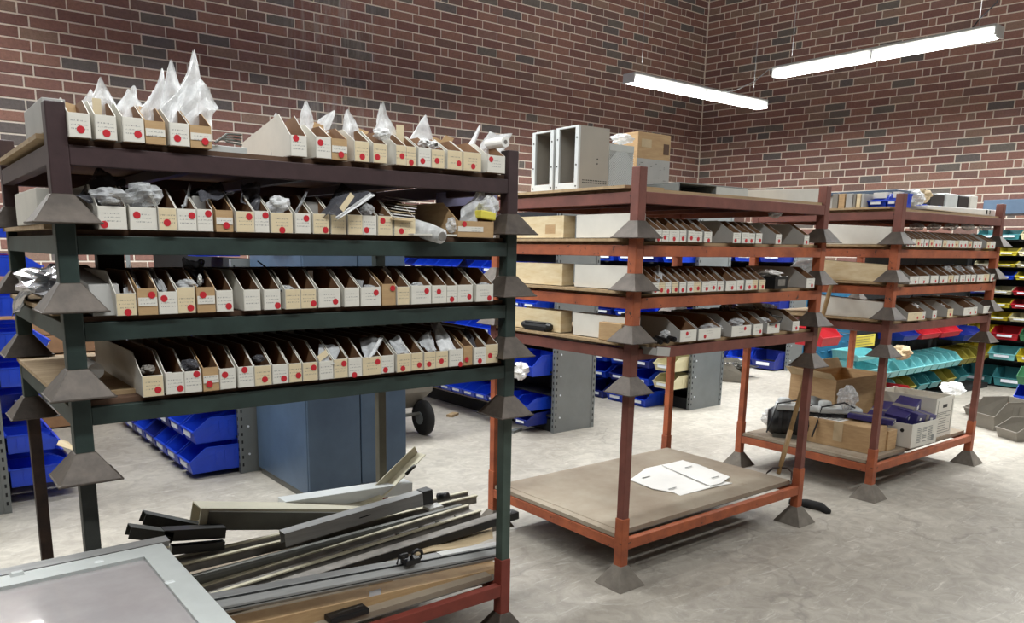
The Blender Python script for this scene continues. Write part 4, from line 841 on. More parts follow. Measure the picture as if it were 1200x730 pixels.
# ------------------------------------------------------------------ on top of the far orange rack
ZC0 = DT[0]+.012
xs = [(975, 982, M_greyp), (982.5, 990, M_kraft), (991, 999, M_greybox), (999.5, 1003, M_greyp), (1003.5, 1008.5, M_cream), (1009, 1012.5, M_greybox)]
YS = CC[1]+.64; XC = CC[0]-.03
for i, (a_, b_, mm) in enumerate(xs):
    y0, y1 = at(a_, 235, X=XC+.03).y, at(b_, 235, X=XC+.03).y
    zt_ = at((a_+b_)/2, 227, X=XC+.03).z
    carton('binder', XC+.03, y1+.001, ZC0, XC+.2, y0-.001, zt_, mm, f'upright {["grey", "brown", "pale grey", "narrow dark grey", "cream", "last narrow pale"][i]} binder in the row on the far rack\'s top left', 'binder', 'upright binders on the far rack\'s top', bevel=.002)
def hopper(name='plastic_bin'): pass
BINC = {}
def plastic_bin(loc, rz, size, m, label, group=None, rot=None, tagm=True, divider=False):
    w_, L, h = size; key = (round(w_, 3), round(L, 3), round(h, 3), m.name)
    t = empty('plastic_bin', loc, rz, rot); tag(t, label, 'bin', group)
    if key not in BINC:
        b = MB(); e = .004; lip = h*.5; hw = w_/2; sl = L*.28; ins = w_*.05
        b.box(-hw+ins, .01, 0, hw-ins, L-.004, e)
        b.hexa([(-hw+ins, .012, 0), (hw-ins, .012, 0), (hw-ins, .016, 0), (-hw+ins, .016, 0), (-hw, -.01, lip), (hw, -.01, lip), (hw, -.005, lip), (-hw, -.005, lip)])
        b.box(-hw-.002, -.016, lip-.006, hw+.002, -.004, lip+.002)
        b.hexa([(-hw+ins, L-.006, 0), (hw-ins, L-.006, 0), (hw-ins, L-.002, 0), (-hw+ins, L-.002, 0), (-hw, L-.004, h), (hw, L-.004, h), (hw, L, h), (-hw, L, h)])
        for s in (-1, 1):
            n = len(b.v); P = [(.012, 0, ins), (-.008, lip, 0), (sl, h, 0), (L-.002, h, 0), (L-.004, 0, ins)]
            for d_ in (0, e):
                for (y, z, k_) in P: b.v.append((s*(hw-k_-d_), y, z))
            o = [n+i for i in range(5)]; i_ = [n+5+i for i in range(5)]
            b.face(o if s < 0 else o[::-1]); b.face(i_[::-1] if s < 0 else i_)
            for q_ in range(5): j = (q_+1) % 5; b.face([n+q_, n+j, n+5+j, n+5+q_])
            x0 = s*hw; b.box(min(x0, x0+s*.004), sl, h-.006, max(x0, x0+s*.004), L, h+.001)
            for r_ in (.45, .62, .8): b.box(min(x0, x0+s*.0015)-.0, L*r_, h*.3, max(x0, x0+s*.0015), L*r_+.004, h*.85)
        b.box(-hw, L, h-.01, hw, L+.008, h)
        g = MB(); g.box(-hw*.55, -.013, lip*.45, hw*.55, -.008, lip*.82)
        BINC[key] = (b.mesh('shell', m), g.mesh('label_holder', M_floorlip))
    a_, c_ = BINC[key]
    o = bpy.data.objects.new('shell', a_); C.objects.link(o); o.parent = t
    if tagm: o = bpy.data.objects.new('label_holder', c_); C.objects.link(o); o.parent = t
    return t
for i, (px0, px1, lb) in enumerate([(1014, 1036, 'larger blue bin beside the binders on the far rack\'s top'), (1037, 1050, 'smaller blue bin behind the near post on the far rack\'s top')]):
    ya, yb_ = at(px0, 240, X=XC+.06).y, at(px1, 240, X=XC+.06).y
    plastic_bin((XC+.08, (ya+yb_)/2, ZC0), -PI/2, (abs(ya-yb_), .16, .075), M_blue, lb)
    b = MB(); b.box(XC+.10, min(ya, yb_)+.01, ZC0+.05, XC+.16, max(ya, yb_)-.02, ZC0+.083); tag(b.build('white_carton', M_white, bevel=.002), ['white carton in the larger blue bin on the far rack', 'white carton in the smaller blue bin on the far rack'][i], 'box')
P = [at(1010, 222, X=XC+.2), at(1055, 226, X=XC+.25)]
b = MB(); b.box(XC+.22, CC[1]+.12, ZC0+.085, XC+.5, CC[1]+.86, ZC0+.105); tag(b.build('blue_grey_cover', M_cabblue, bevel=.002), 'flat blue-grey metal cover lying over the binders and blue bins', 'cover')
carton('white_cover_support', XC+.24, CC[1]+.2, ZC0, XC+.45, CC[1]+.8, ZC0+.084, M_greybox, 'grey carton under the flat blue-grey cover')
for i, (px, py, a_, mt, lb) in enumerate([(1070, 232, .07, M_bag, 'crumpled white bag beside the near post on the far rack\'s top'), (1080, 230, .06, M_tan, 'crumpled tan paper on the far rack\'s top'), (1066, 240, .04, M_greenp, 'green crumpled film under the white bag on the far rack')]):
    lump(px, py, a_, a_*.6, 180+i, lb, mt, Y=CC[1]+.12+.05*i, cat='bag' if i != 1 else 'paper', name=['crumpled_bag', 'crumpled_paper', 'green_film'][i])
p = at(1095, 240, Y=CC[1]+.2); plastic_bin((p.x, CC[1]+.15, DT[0]), 0, (.2, .2, .06), M_blue, 'shallow blue bin behind the long white device on the far rack', tagm=False)
for i, (px0, px1, py0, py1, mm, lb) in enumerate([(1086, 1104, 236, 228, M_dark, 'black lidded case left on the far rack\'s top'), (1104, 1120, 236, 228, M_lgrey, 'pale grey wrapped block between black cases'), (1119, 1133, 238, 230, M_dark, 'black case near the middle of the far rack\'s top'), (1133.5, 1143, 239, 230, M_bag, 'white wrapped bundle at the right of the black cases')]):
    a_, c_ = at(px0, py0, Y=CC[1]+.24), at(px1, py1, Y=CC[1]+.24)
    carton('black_case' if mm is M_dark else 'wrapped_block', a_.x, CC[1]+.22, DT[0], c_.x, CC[1]+.42, c_.z, mm if mm is not M_bag else M_white, lb, 'case', bevel=.008)
a_, c_ = at(1083, 241, Y=CC[1]+.06), at(1167, 249, Y=CC[1]+.06); t = empty('long_white_device', (a_.x, CC[1]+.04, DT[0])); tag(t, 'long flat white device with dark connectors at its right end', 'device'); wd = c_.x-a_.x
b = MB(); b.hexa([(0, .0, .012), (wd, 0, .0), (wd, .12, .0), (0, .12, .012), (0, 0, .035), (wd, 0, .045), (wd, .12, .045), (0, .12, .035)]); b.build('case', M_paper, t, bevel=.006)
b = MB(); [b.box(wd*.97+i*.006, -.004, .008, wd*.97+i*.006+.004, 0, .035) for i in range(3)]; b.box(wd*.8, -.002, .012, wd*.815, 0, .038); b.box(wd*.85, -.002, .012, wd*.86, 0, .038); b.build('connectors', M_dark, t)

# ------------------------------------------------------------------ bottom decks
DZ = .204+.024
# white flattened carton on the middle deck
pts = [(738, 562), (757, 549), (800, 539), (818, 544), (855, 559), (842, 562), (858, 566), (835, 571), (797, 580), (790, 577), (765, 573)]
V = [at(x, y, Z=DZ+.004) for x, y in pts]; b = MB(); n = len(V)
b.v = [tuple(v+Vector((0, 0, .003*math.sin(i*2.1)))) for i, v in enumerate(V)]+[tuple(v+Vector((0, 0, .003*math.sin(i*2.1)-.003))) for i, v in enumerate(V)]
b.face(range(n)); b.face([n+i for i in range(n)][::-1])
for i in range(n): b.face([i, n+i, n+(i+1) % n, (i+1) % n])
t = empty('flattened_carton', (0, 0, 0)); tag(t, 'flattened white carton lying on the middle rack\'s bottom deck', 'carton'); b.build('carton_blank', M_paper, t)
b = MB(); fo = [at(x, y, Z=DZ+.012) for x, y in [(776, 545), (800, 539), (855, 559), (845, 566), (832, 569)]]; k = len(fo)
b.v = [tuple(v) for v in fo]+[tuple(v-Vector((0, 0, .003))) for v in fo]; b.face(range(k)); b.face([k+i for i in range(k)][::-1]); [b.face([i, k+i, k+(i+1) % k, (i+1) % k]) for i in range(k)]
b.build('folded_panel', M_paper, t)
b = MB()
for (x, y) in [(757, 559), (788, 572), (807, 547), (838, 559)]:
    c = at(x, y, Z=DZ+.0165 if x > 800 else DZ+.0085); b.box(c.x-.03, c.y-.004, c.z, c.x+.03, c.y+.004, c.z+.0006)
b.build('printed_marks', M_dgrey, t)
# fork leaning between the racks
tp = at(975, 331, X=CC[0]-.045); bp_ = at(912, 556, Z=.235); bp_.z = .24
t = empty('garden_fork', tuple(bp_)); tag(t, 'old fork with a worn wooden handle leaning between the orange racks', 'fork')
dv = tp-bp_; b = MB(); b.tube([dv*.2, dv*.6, dv], [.013, .012, .013], 10); b.build('handle', M_wood, t, smooth=True)
b = MB(); b.tube([dv*-.0, dv*.1, dv*.21], [.011, .014, .0145], 10); b.build('ferrule', M_wood, t, smooth=True)
for s in (-1, 1):
    q = MB(); base = dv*.03; e1 = at(912+s*14+2, 553, Z=.26)-bp_; e2 = at(898 if s < 0 else 927, 555 if s < 0 else 565, Z=.235)-bp_
    q.tube([base, base.lerp(e1, .6)+Vector((0, 0, .012)), e1, e2], [.006, .006, .005, .003], 8); q.build('tine', M_rust, t, smooth=True)
# far deck: cartons
def open_carton(px0, px1, pyb, pyt, Yn, dpt, m, name, label, inner=M_inner, rz=0, Z=DZ, flaps=(), hgt=None):
    a_, c_ = at(px0, pyb, Y=Yn), at(px1, pyb, Y=Yn); wd = c_.x-a_.x; h = hgt or (at((px0+px1)/2, pyt, Y=Yn).z-Z)
    t = empty(name, (a_.x, Yn, Z), rz); tag(t, label, 'box'); e = .006; b = MB()
    b.box(0, 0, 0, wd, dpt, e, 1)
    for (x0, y0, x1, y1) in ((0, 0, wd, e), (0, dpt-e, wd, dpt), (0, e, e, dpt-e), (wd-e, e, wd, dpt-e)): b.box(x0, y0, 0, x1, y1, h, 0)
    b.build('carton', (m, inner), t)
    return t, wd, h
# front long brown carton: left side runs back along Y, end faces forward
c1 = at(955, 520, Z=DZ); c2 = at(1033, 536, Z=DZ); 
cxl, cyn = 4.62, 2.20
t = empty('brown_shipping_box', (4.62, 2.19, DZ), .0); tag(t, 'long brown shipping box nearest the front post, far rack\'s bottom deck', 'box')
b = MB(); b.box(0, 0, 0, .17, .50, .16); b.build('box_body', M_kraft, t, bevel=.004)
b = MB(); b.box(.02, .22, .1605, .12, .40, .1615); b.build('shipping_label', M_paper, t)
b = MB(); [b.box(.03+.0, .24+i*.012, .162, .11, .244+i*.012 if i % 3 else .248+i*.012, .1622) for i in range(12)]; b.build('label_print', M_dgrey, t)
b = MB(); b.box(-.0012, .19, .04, -.0002, .25, .16); b.build('tape', M_tan, t)
b = MB(); b.box(4.79, 2.18, DZ, 4.90, 2.42, DZ+.125); tag(b.build('small_brown_box', M_kraft, bevel=.003), 'small open-ended brown box just right of the front post, bottom deck', 'box')
# tall open carton at the back
t = empty('open_brown_carton', (4.90, 2.60, DZ), -.05); tag(t, 'tall open brown carton with raised flaps at the back of the far deck', 'box')
b = MB(); e = .005; wd, dp, h = .62, .34, .37
b.box(0, 0, 0, wd, dp, e, 1)
for (x0, y0, x1, y1) in ((0, 0, wd, e), (0, dp-e, wd, dp), (0, e, e, dp-e), (wd-e, e, wd, dp-e)): b.box(x0, y0, 0, x1, y1, h, 0)
b.build('carton', (M_kraft, M_inner), t)
b = MB(); b.hexa([(0, 0, h), (0, e, h), (0, dp, h), (-.001, dp, h), (-.07, 0, h+.05), (-.068, e, h+.052), (-.068, dp, h+.06), (-.07, dp, h+.058)]); b.build('flap', M_tan, t)
b = MB(); b.hexa([(0, dp-e, h), (wd, dp-e, h), (wd, dp, h), (0, dp, h), (.03, dp+.02, h+.07), (wd-.03, dp+.02, h+.07), (wd-.03, dp+.025, h+.07), (.03, dp+.025, h+.07)]); b.build('flap', M_tan, t)
# white carton with navy packages
t = empty('white_low_carton', (4.96, 2.12, DZ), -.03); tag(t, 'low white open carton holding navy blue packages', 'box')
b = MB(); wd, dp, h = .33, .33, .155
b.box(0, 0, 0, wd, dp, e, 1)
for (x0, y0, x1, y1) in ((0, 0, wd, e), (0, dp-e, wd, dp), (0, e, e, dp-e), (wd-e, e, wd, dp-e)): b.box(x0, y0, 0, x1, y1, h, 0)
b.build('carton', (M_white, M_inner), t)
b = MB()
for i in range(9):
    for j in range(3): 
        if (i*j) % 4 != 1: b.box(.07+j*.07, -.0012, .03+i*.011, .12+j*.07, -.0002, .034+i*.011)
b.box(.26, -.0012, .025, .29, -.0002, .06)
b.build('printed_text', M_greyst, t)
b = MB(); n = 12; b.tube([(-.0015, .06, .11), (-.0005, .06, .11)], .012, 14); b.build('round_emblem', M_ink, t)
for i, (x, y, z, sx, sy, sz, rx, ry, rz, lb) in enumerate([(5.12, 2.26, DZ+.20, .26, .13, .07, .1, -.35, .1, 'navy printed package tipped highest in the white carton'), (5.17, 2.20, DZ+.165, .22, .14, .08, .15, .12, -.1, 'navy package with grey tape in front of the tipped one'), (5.06, 2.36, DZ+.165, .32, .14, .06, 0, -.25, .2, 'long navy package at the back of the white carton'), (4.80, 2.30, DZ+.185, .10, .26, .03, .05, 0, .25, 'flat navy package lying on the brown shipping box')]):
    t2 = empty('navy_package', (x, y, z), rot=(rx, ry, rz)); tag(t2, lb, 'package')
    b = MB(); b.box(-sx/2, -sy/2, -sz/2, sx/2, sy/2, sz/2); b.build('carton', M_violet, t2, bevel=.003)
    b = MB(); b.box(-.012, -sy/2-.001, -sz/2, .022, -sy/2-.0002, sz/2); b.box(-.012, -sy/2, sz/2+.0002, .022, sy/2, sz/2+.001); b.build('tape_band', M_railg, t2)
    b = MB(); b.box(sx*.2, -sy/2-.0014, -sz*.1, sx*.32, -sy/2-.0002, sz*.25); b.box(-sx*.35, -sy/2-.0014, 0, -sx*.27, -sy/2-.0002, sz*.2); b.build('printed_mark', M_paper, t2)
# archive box with hand hole and lines
t = empty('archive_box', (5.36, 2.16, DZ), -.02); tag(t, 'upright white archive box with hand hole, right end of the far deck', 'box')
b = MB(); wd, dp, h = .25, .40, .27
b.box(0, 0, 0, wd, dp, e, 1)
for (x0, y0, x1, y1) in ((0, 0, wd, e), (0, dp-e, wd, dp), (0, e, e, dp-e), (wd-e, e, wd, dp-e)): b.box(x0, y0, 0, x1, y1, h, 0)
b.build('carton', (M_white, M_kraft), t)
b = MB(); b.box(wd*.38, -.0012, h*.74, wd*.62, -.0002, h*.82); b.build('hand_hole', M_ink, t)
b = MB(); x0, x1 = wd*.1, wd*.9
for z in (.03, h*.62): b.box(x0, -.0012, z, x1, -.0002, z+.003)
for x in (x0, x1): b.box(x, -.0012, .03, x+.003, -.0002, h*.93)
for i in range(8):
    b.box(x0+.012, -.0012, .045+i*.016, x0+.012+(.12 if i % 3 else .17), -.0002, .048+i*.016)
b.build('printed_form', M_dgrey, t)
carton('white_backing_carton', 5.40, 2.60, DZ, 5.70, 2.86, at(1116, 466, Y=2.7).z, M_white, 'white carton behind the archive box on the far deck')
lump(1116, 455, .10, .05, 190, 'clear bag of grey parts on the cartons at the far deck\'s right end', M_bag, Y=2.7)
lump(993, 466, .06, .07, 191, 'pointed clear film bag in front of the tall open carton', M_bagc, Y=2.46)
# black and white motor units
for i, (x, y, lb) in enumerate([(4.66, 2.72, 'black and white motor unit at the left of the far deck'), (4.80, 2.52, 'black motor unit half hidden behind the orange post')]):
    t = empty('motor_unit', (x, y, DZ), -1.0+i*.2); tag(t, lb, 'motor')
    b = MB(); b.tube([(-.13, 0, .075), (-.10, 0, .075), (.10, 0, .075), (.13, 0, .075)], [.05, .072, .072, .05], 18); b.build('drum', M_dark, t, smooth=True)
    b = MB(); b.box(-.10, -.05, .135, .10, .05, .165); b.tube([(-.06, 0, .16), (-.06, 0, .19)], .03, 12); b.build('white_housing', M_offw, t, bevel=.01)
    for k in range(5): q = MB(); q.tube([(-.08+k*.04, 0, .075), (-.065+k*.04, 0, .075)], .0755, 18); q.build('cooling_rib', M_ink, t)
    b = MB(); b.box(-.1, -.05, 0, .1, .05, .02); b.build('foot_plate', M_dgrey, t)
    t.scale = (1.35, 1.35, 1.35)
    b = MB(); b.tube([(.06, -.05, .17), (.0, -.09, .20), (-.09, -.06, .17), (-.11, -.085, .10), (-.13, -.09, .03)], .004, 6); b.build('hose', M_ink, t)
b = MB(); b.tube([(4.72, 2.62, DZ+.21), (4.80, 2.70, DZ+.22), (4.90, 2.66, DZ+.2)], [.03, .045, .03], 10); tag(b.build('grey_rounded_cover', M_greyst, smooth=True), 'grey rounded cover with white label above the brown shipping box', 'cover')
blob('crumpled_white_bag', (4.66, 2.90, DZ+.10), .05, .05, .05, 192, M_bag, 'white crumpled bag behind the leftmost motor unit', 'bag', amp=.25)

# ------------------------------------------------------------------ pile of metal profiles on the dark rack's bottom deck
def bar(name, poly, a, c, m, label, cat='rail', up=(0, 0, 1), parent=None, bevel=0):
    b = MB(); b.prism(poly, a, c, up=up); o = b.build(name, m, parent, bevel=bevel)
    if label: tag(o, label, cat)
    return o
def rect(w_, h): return [(-w_/2, -h/2), (w_/2, -h/2), (w_/2, h/2), (-w_/2, h/2)]
def chan(w_, h, t_=.003): return [(-w_/2, -h/2), (-w_/2, h/2), (w_/2, h/2), (w_/2, -h/2), (w_/2-t_, -h/2), (w_/2-t_, h/2-t_), (-w_/2+t_, h/2-t_), (-w_/2+t_, -h/2)]
def AY(x, y, Y): return at(x, y, Y=Y)
# 1 silver rail, front
t = empty('silver_rail', (0, 0, 0)); tag(t, 'long silver aluminium rail lying nearest the front of the pile', 'rail')
a_, c_ = AY(190, 721, 2.19), AY(584, 646, 2.19)
bar('rail_body', [(-.03, -.028), (.012, -.028), (.03, -.012), (.03, .004), (.012, .028), (-.03, .028)], a_, c_, M_alud, None, parent=t, bevel=.001)
bar('bright_top', [(-.028, .0286), (.010, .0286), (.010, .030), (-.028, .030)], a_.lerp(c_, .78), c_, M_alu, None, parent=t)
bar('groove', [(.0301, -.006), (.0309, -.006), (.0309, -.003), (.0301, -.003)], a_, c_, M_slot, None, parent=t)
bar('groove', [(.014, .0266), (.018, .0226), (.0184, .023), (.0144, .027)], a_, c_, M_slot, None, parent=t)
# black clamp on it
t = empty('black_clamp', tuple(AY(481, 660, 2.17)+Vector((0, 0, .03)))); tag(t, 'small black clamp with a ring standing on the silver rail', 'clamp')
b = MB(); b.box(-.03, -.02, -.03, .03, .02, -.01); b.box(-.045, -.006, -.005, -.01, .006, .012); b.build('clamp_body', M_dark, t, bevel=.003)
b = MB(); b.tube([(.022*math.cos(i/12*2*PI)+.018, -.012, .022*math.sin(i/12*2*PI)*.8) for i in range(13)], .006, 8); b.build('ring', M_dark, t, smooth=True)
b = MB(); b.tube([(-.03, -.01, .0), (-.055, -.015, .02), (-.06, -.01, -.015)], .004, 6); b.build('lever', M_dark, t)
# 2 flat brown carton below, dark clutter
a_, c_ = AY(240, 746, 2.22), AY(582, 668, 2.22); o = bar('flat_brown_carton', rect(.08, .055), a_, c_, M_kraft, 'long flat brown carton under the silver rail', 'box')
b = MB(); p = AY(440, 700, 2.185); b.box(p.x-.025, p.y-.004, p.z-.028, p.x+.02, p.y-.001, p.z+.028); b.parent = None if False else None
tag(b.build('tape_strip', M_clear), 'shiny tape strip on the long flat brown carton', 'tape')
carton('black_adapter', 1.02, 2.13, DZ, 1.16, 2.18, DZ+.02, M_dark, 'black block lying under the flat brown carton', 'block')
b = MB(); a2, c2 = AY(430, 738, 2.16), AY(575, 690, 2.16); b.prism(rect(.05, .012), a2, c2); tag(b.build('wood_strip', M_ply), 'thin plywood strip along the front edge of the bottom deck', 'strip')
for i, px in enumerate((548, 558)):
    p = AY(px, 676, 2.24); b = MB(); b.tube([(p.x, p.y-.03, p.z), (p.x, p.y+.03, p.z)], .008, 10); tag(b.build('red_black_knob', M_redlow), ['left small red knob under the flat carton', 'right small red knob under the flat carton'][i], 'knob')
# 3 tan paper
sheet('packing_paper', [AY(486, 652, 2.32), AY(578, 632, 2.30), AY(576, 612, 2.52), AY(500, 622, 2.56)], 200, M_tan, 'tan packing paper sheet between rails near the right post', 'paper', amp=.004)
# 4 black bar
t = empty('black_bar', (0, 0, 0)); tag(t, 'long black square bar whose end sticks out past the green post', 'bar')
a_, c_ = AY(170, 738, 2.40), AY(604, 602, 2.40); bar('bar_body', rect(.05, .032), a_, c_, M_dark, None, parent=t, bevel=.002)
bar('grey_strip', [(-.024, .0165), (.024, .0165), (.024, .019), (-.024, .019)], a_, c_.lerp(a_, .05), M_railg, None, parent=t)
# 5 + 6 rails with cream lips
for i, (p0, p1, Y_, w_, lb) in enumerate([((160, 722), (556, 599), 2.50, .085, 'dusty grey rail with two cream lips in the middle of the pile'), ((150, 676), (553, 582), 2.64, .07, 'second grey rail with cream lips, farther back in the pile')]):
    t = empty('lipped_rail', (0, 0, 0)); tag(t, lb, 'rail'); a_, c_ = AY(*p0, Y_), AY(*p1, Y_)
    bar('rail_body', [(-w_/2, -.02), (w_/2, -.02), (w_/2, .012), (w_/2-.006, .012), (w_/2-.006, .0), (-w_/2+.006, .0), (-w_/2+.006, .012), (-w_/2, .012)], a_, c_, M_railg, None, parent=t)
    for s in (-1, 1): bar('cream_lip', [(s*w_/2-.008, .0125), (s*w_/2+.008, .0125), (s*w_/2+.008, .018), (s*w_/2-.008, .018)], a_, c_, M_lip, None, parent=t)
    d_ = (c_-a_); b = MB()
    for f in (.55, .72, .8, .86, .93):
        q = a_+d_*f; b.box(q.x-.006, q.y-.008, q.z+.001, q.x+.006, q.y+.008, q.z+.006)
    b.build('bolt_head', M_dgrey, t)
a_, c_ = AY(190, 690, 2.57), AY(540, 596, 2.57); bar('dark_conduit', [(.022*math.cos(k*PI/6), .022*math.sin(k*PI/6)) for k in range(12)], a_, c_, M_dgrey, 'dark round conduit between the two lipped rails', 'tube')
# 7 grey cover
t = empty('grey_cover_profile', (0, 0, 0)); tag(t, 'slanted smooth grey cover profile lying across the top of the pile', 'profile')
a_, c_ = AY(331, 631, 2.56), AY(492, 583, 2.56); bar('cover', chan(.05, .052, .003), a_, c_, M_alud, None, parent=t, bevel=.001)
d_ = (c_-a_).normalized(); q = a_.lerp(c_, .55); b = MB(); b.prism([(.0256, -.001), (.0262, -.001), (.0262, .003), (.0256, .003)], q-d_*.025, q+d_*.025); b.build('slot', M_slot, t)
bar('end_block', rect(.05, .06), c_, c_+d_*.05, M_dark, None, parent=t, bevel=.004)
b = MB(); p = c_+d_*.03+Vector((0, -.05, -.03)); b.box(p.x-.03, p.y-.02, p.z-.012, p.x+.04, p.y+.03, p.z); b.build('bracket_plate', M_alu, t, bevel=.002)
b = MB(); p = c_+d_*.09+Vector((0, 0, -.02)); b.tube([p, p+Vector((.05, 0, -.005))], .015, 10); b.build('knob', M_dark, t, smooth=True)
# 8 beige box channel
t = empty('beige_box_channel', (0, 0, 0)); tag(t, 'open-ended beige box channel at the upper left of the pile', 'channel')
a_, c_ = AY(229, 603, 2.80), AY(455, 603, 2.80); bar('channel', chan(.10, .075, .004), a_+Vector((0, .0, .0)), c_, M_beige, None, parent=t)
bar('dark_face', [(.0502, -.05), (.053, -.05), (.053, .02), (.0502, .02)], a_+Vector((.03, 0, 0)), c_+Vector((0, 0, .0)), M_dgrey, None, parent=t)
bar('white_edge', [(.0502, .0203), (.056, .0203), (.056, .0235), (.0502, .0235)], a_+Vector((.03, 0, 0)), c_, M_offw, None, parent=t)
# 9 white beam and cream angle
a_, c_ = AY(330, 592, 2.88), AY(478, 569, 2.88); bar('white_beam', rect(.08, .05), a_, c_, M_offw, 'white painted beam behind the grey cover profile', 'beam', bevel=.003)
t = empty('cream_angle', (0, 0, 0)); tag(t, 'cream angle rail pointing up with a black handle near its tip', 'rail')
a_, c_ = AY(360, 612, 2.80), AY(492, 535, 2.96)
a_, c_ = AY(430, 596, 2.84), AY(494, 532, 2.9)
bar('angle', [(-.028, 0), (.028, 0), (.028, .003), (-.025, .003), (-.025, .04), (-.028, .04)], a_, c_, M_lip, None, parent=t)
q = a_.lerp(c_, .62); b = MB(); d_ = (c_-a_).normalized(); b.tube([q+Vector((.01, -.02, .0)), q+d_*.03+Vector((.012, -.03, .012)), q+d_*.06+Vector((.01, -.02, .0))], .008, 8); b.build('handle', M_dark, t, smooth=True)
a_, c_ = AY(330, 628, 2.84), AY(445, 582, 2.84); bar('pale_flat_bar', rect(.05, .02), a_, c_, M_lip, 'pale flat bar running under the cream angle rail', 'bar')
# 10 black brackets
for i, (p0, p1, Y_, lb) in enumerate([((167, 606), (236, 620), 2.78, 'black channel bracket at the far left of the pile'), ((190, 626), (262, 622), 2.70, 'second black bracket below the beige channel'), ((200, 644), (262, 638), 2.66, 'black tube under the brackets at the left of the pile'), ((150, 622), (200, 628), 2.70, 'dark grey bracket end beside the black channel bracket')]):
    bar('black_bracket', chan(.05, .04, .003) if i != 2 else rect(.03, .03), AY(*p0, Y_), AY(*p1, Y_), M_blackst if i in (0, 3) else M_dark, lb, 'bracket')
# supports so that the pile rests on the deck
for i, (x, y, lb) in enumerate([(0.62, 2.5, 'left wooden packer block under the pile'), (1.30, 2.5, 'middle wooden packer block under the pile')]):
    carton('packer_block', x-.04, 2.28, DZ, x+.04, 2.95, DZ+.03, M_ply, lb, 'block')

# ------------------------------------------------------------------ machine cabinet with window in the lower left corner
t = empty('machine_cabinet', (0, 0, 0)); tag(t, 'light grey machine cabinet with clear lid window, lower left corner', 'cabinet')
zt = .72; c = [at(191, 636, Z=zt), at(272, 727, Z=zt)]; x1 = (c[0].x+c[1].x)/2; y1 = c[0].y; y0 = 1.15; x0 = -.45
wx1 = at(169, 652, Z=zt).x; wy1 = at(169, 652, Z=zt).y; wy0 = at(221, 721, Z=zt).y-.12; wx0 = -.35
b = MB(); b.box(x0, y0, 0, x1-.01, y1-.01, zt-.05); b.build('cabinet_body', M_lgrey, t)
b = MB()
for (a0, a1, b0, b1) in ((x0, x1, wy1, y1), (x0, x1, y0, wy0), (x0, wx0, wy0, wy1), (wx1, x1, wy0, wy1)): b.box(a0, b0, zt-.035, a1, b1, zt)
b.build('lid_frame', M_lgrey, t)
b = MB(); b.box(wx0, wy0, zt-.012, wx1, wy1, zt-.008); b.build('lid_window', M_acryl, t)
for (px, py) in ((116, 658), (199, 682)):
    p = at(px, py, Z=zt); b = MB(); b.frustum((p.x, p.y), .010, zt, .007, zt+.002, b0=.006, b1=.004); b.build('catch_plate', M_offw, t)
b = MB(); p = at(18, 668, Z=zt); b.frustum((p.x, y1-.008), .014, zt, .010, zt+.006, b0=.010, b1=.006); b.build('lid_lug', M_lgrey, t)
t = empty('grey_extrusion', (0, 0, 0)); tag(t, 'grey extruded rail lying behind the machine cabinet lid', 'rail')
pa, pb = at(182, 622, Z=.70), at(-60, 664, Z=.70); ye = y1+.033
bar('extrusion', [(-.028, -.03), (.028, -.03), (.028, -.018), (.010, -.008), (.010, .004), (.022, .018), (-.02, .018), (-.028, .006)], (-.4, ye, .70), (pa.x, ye, .70), M_alud, None, parent=t, bevel=.001)
bar('cream_line', [(.0105, -.004), (.0115, -.004), (.0115, .0), (.0105, .0)], (-.4, ye, .70), (pa.x, ye, .70), M_lip, None, parent=t)
# ------------------------------------------------------------------ bin shelving behind the racks
def holes(b, x, y, z0, z1, ax, n):
    """column of small dark perforations on an upright, ax = axis the face looks along"""
    for i in range(n):
        z = z0+(z1-z0)*(i+.5)/n
        if ax == 'Y': b.box(x-.005, y-.0012, z-.010, x+.005, y+.0004, z+.010)
        else: b.box(x-.0012 if ax == 'X-' else x-.0004, y-.005, z-.010, x+.0004 if ax == 'X-' else x+.0012, y+.005, z+.010)
def shelving(x0, x1, y0, y1, h, zs, label, side, back=M_slot):
    t = empty('steel_shelving', (0, 0, 0)); tag(t, label, 'shelving'); f = .035
    b = MB(); b.box(x0+f, y0+.004, .0, x1-f, y0+.010, h); b.build('end_panel', M_greyst, t)
    for i, x in enumerate((x0, x1)):
        b = MB(); s = 1 if i == 0 else -1; xa, xb = sorted((x, x+s*f)); b.box(xa, y0, 0, xb, y0+.003, h)
        xa2, xb2 = sorted((x, x+s*.003)); b.box(xa2, y0+.003, 0, xb2, y0+f, h); b.build('upright', M_greyst, t)
        b = MB(); holes(b, x+s*f*.5, y0, .03, h-.02, 'Y', int(h/.05)); holes(b, x, y0+f*.5, .03, h-.02, 'X-' if i == 0 else 'X+', int(h/.05)); b.build('perforation', M_slot, t, kind='stuff')
        b = MB(); b.box(xa, y1-.003, 0, xb, y1, h); b.build('upright', M_greyst, t)
    for zb in (.12, .45, .62, .3):
        q = MB(); q.tube([(x0+.06, y0+.005, zb), (x0+.06, y0-.002, zb)], .007, 8); q.build('bolt', M_floorlip, t)
    for z in zs:
        b = MB(); b.box(x0+.003, y0+.012, z-.018, x1-.003, y1-.003, z-.004); b.build('shelf', M_slot, t)
    b = MB(); xm = (x0+x1)/2; b.box(xm-.004, y0+.02, 0.05, xm+.004, y1-.01, h); b.build('centre_panel', back, t)
    b = MB(); b.box(x0+.02 if side < 0 else x1-.03, y0+.03, 0, x0+.03 if side < 0 else x1-.02, y1-.01, .10); b.build('base_skirt', M_slot, t)
    return t
GB = 'blue plastic bins on the shelving behind the dark rack'
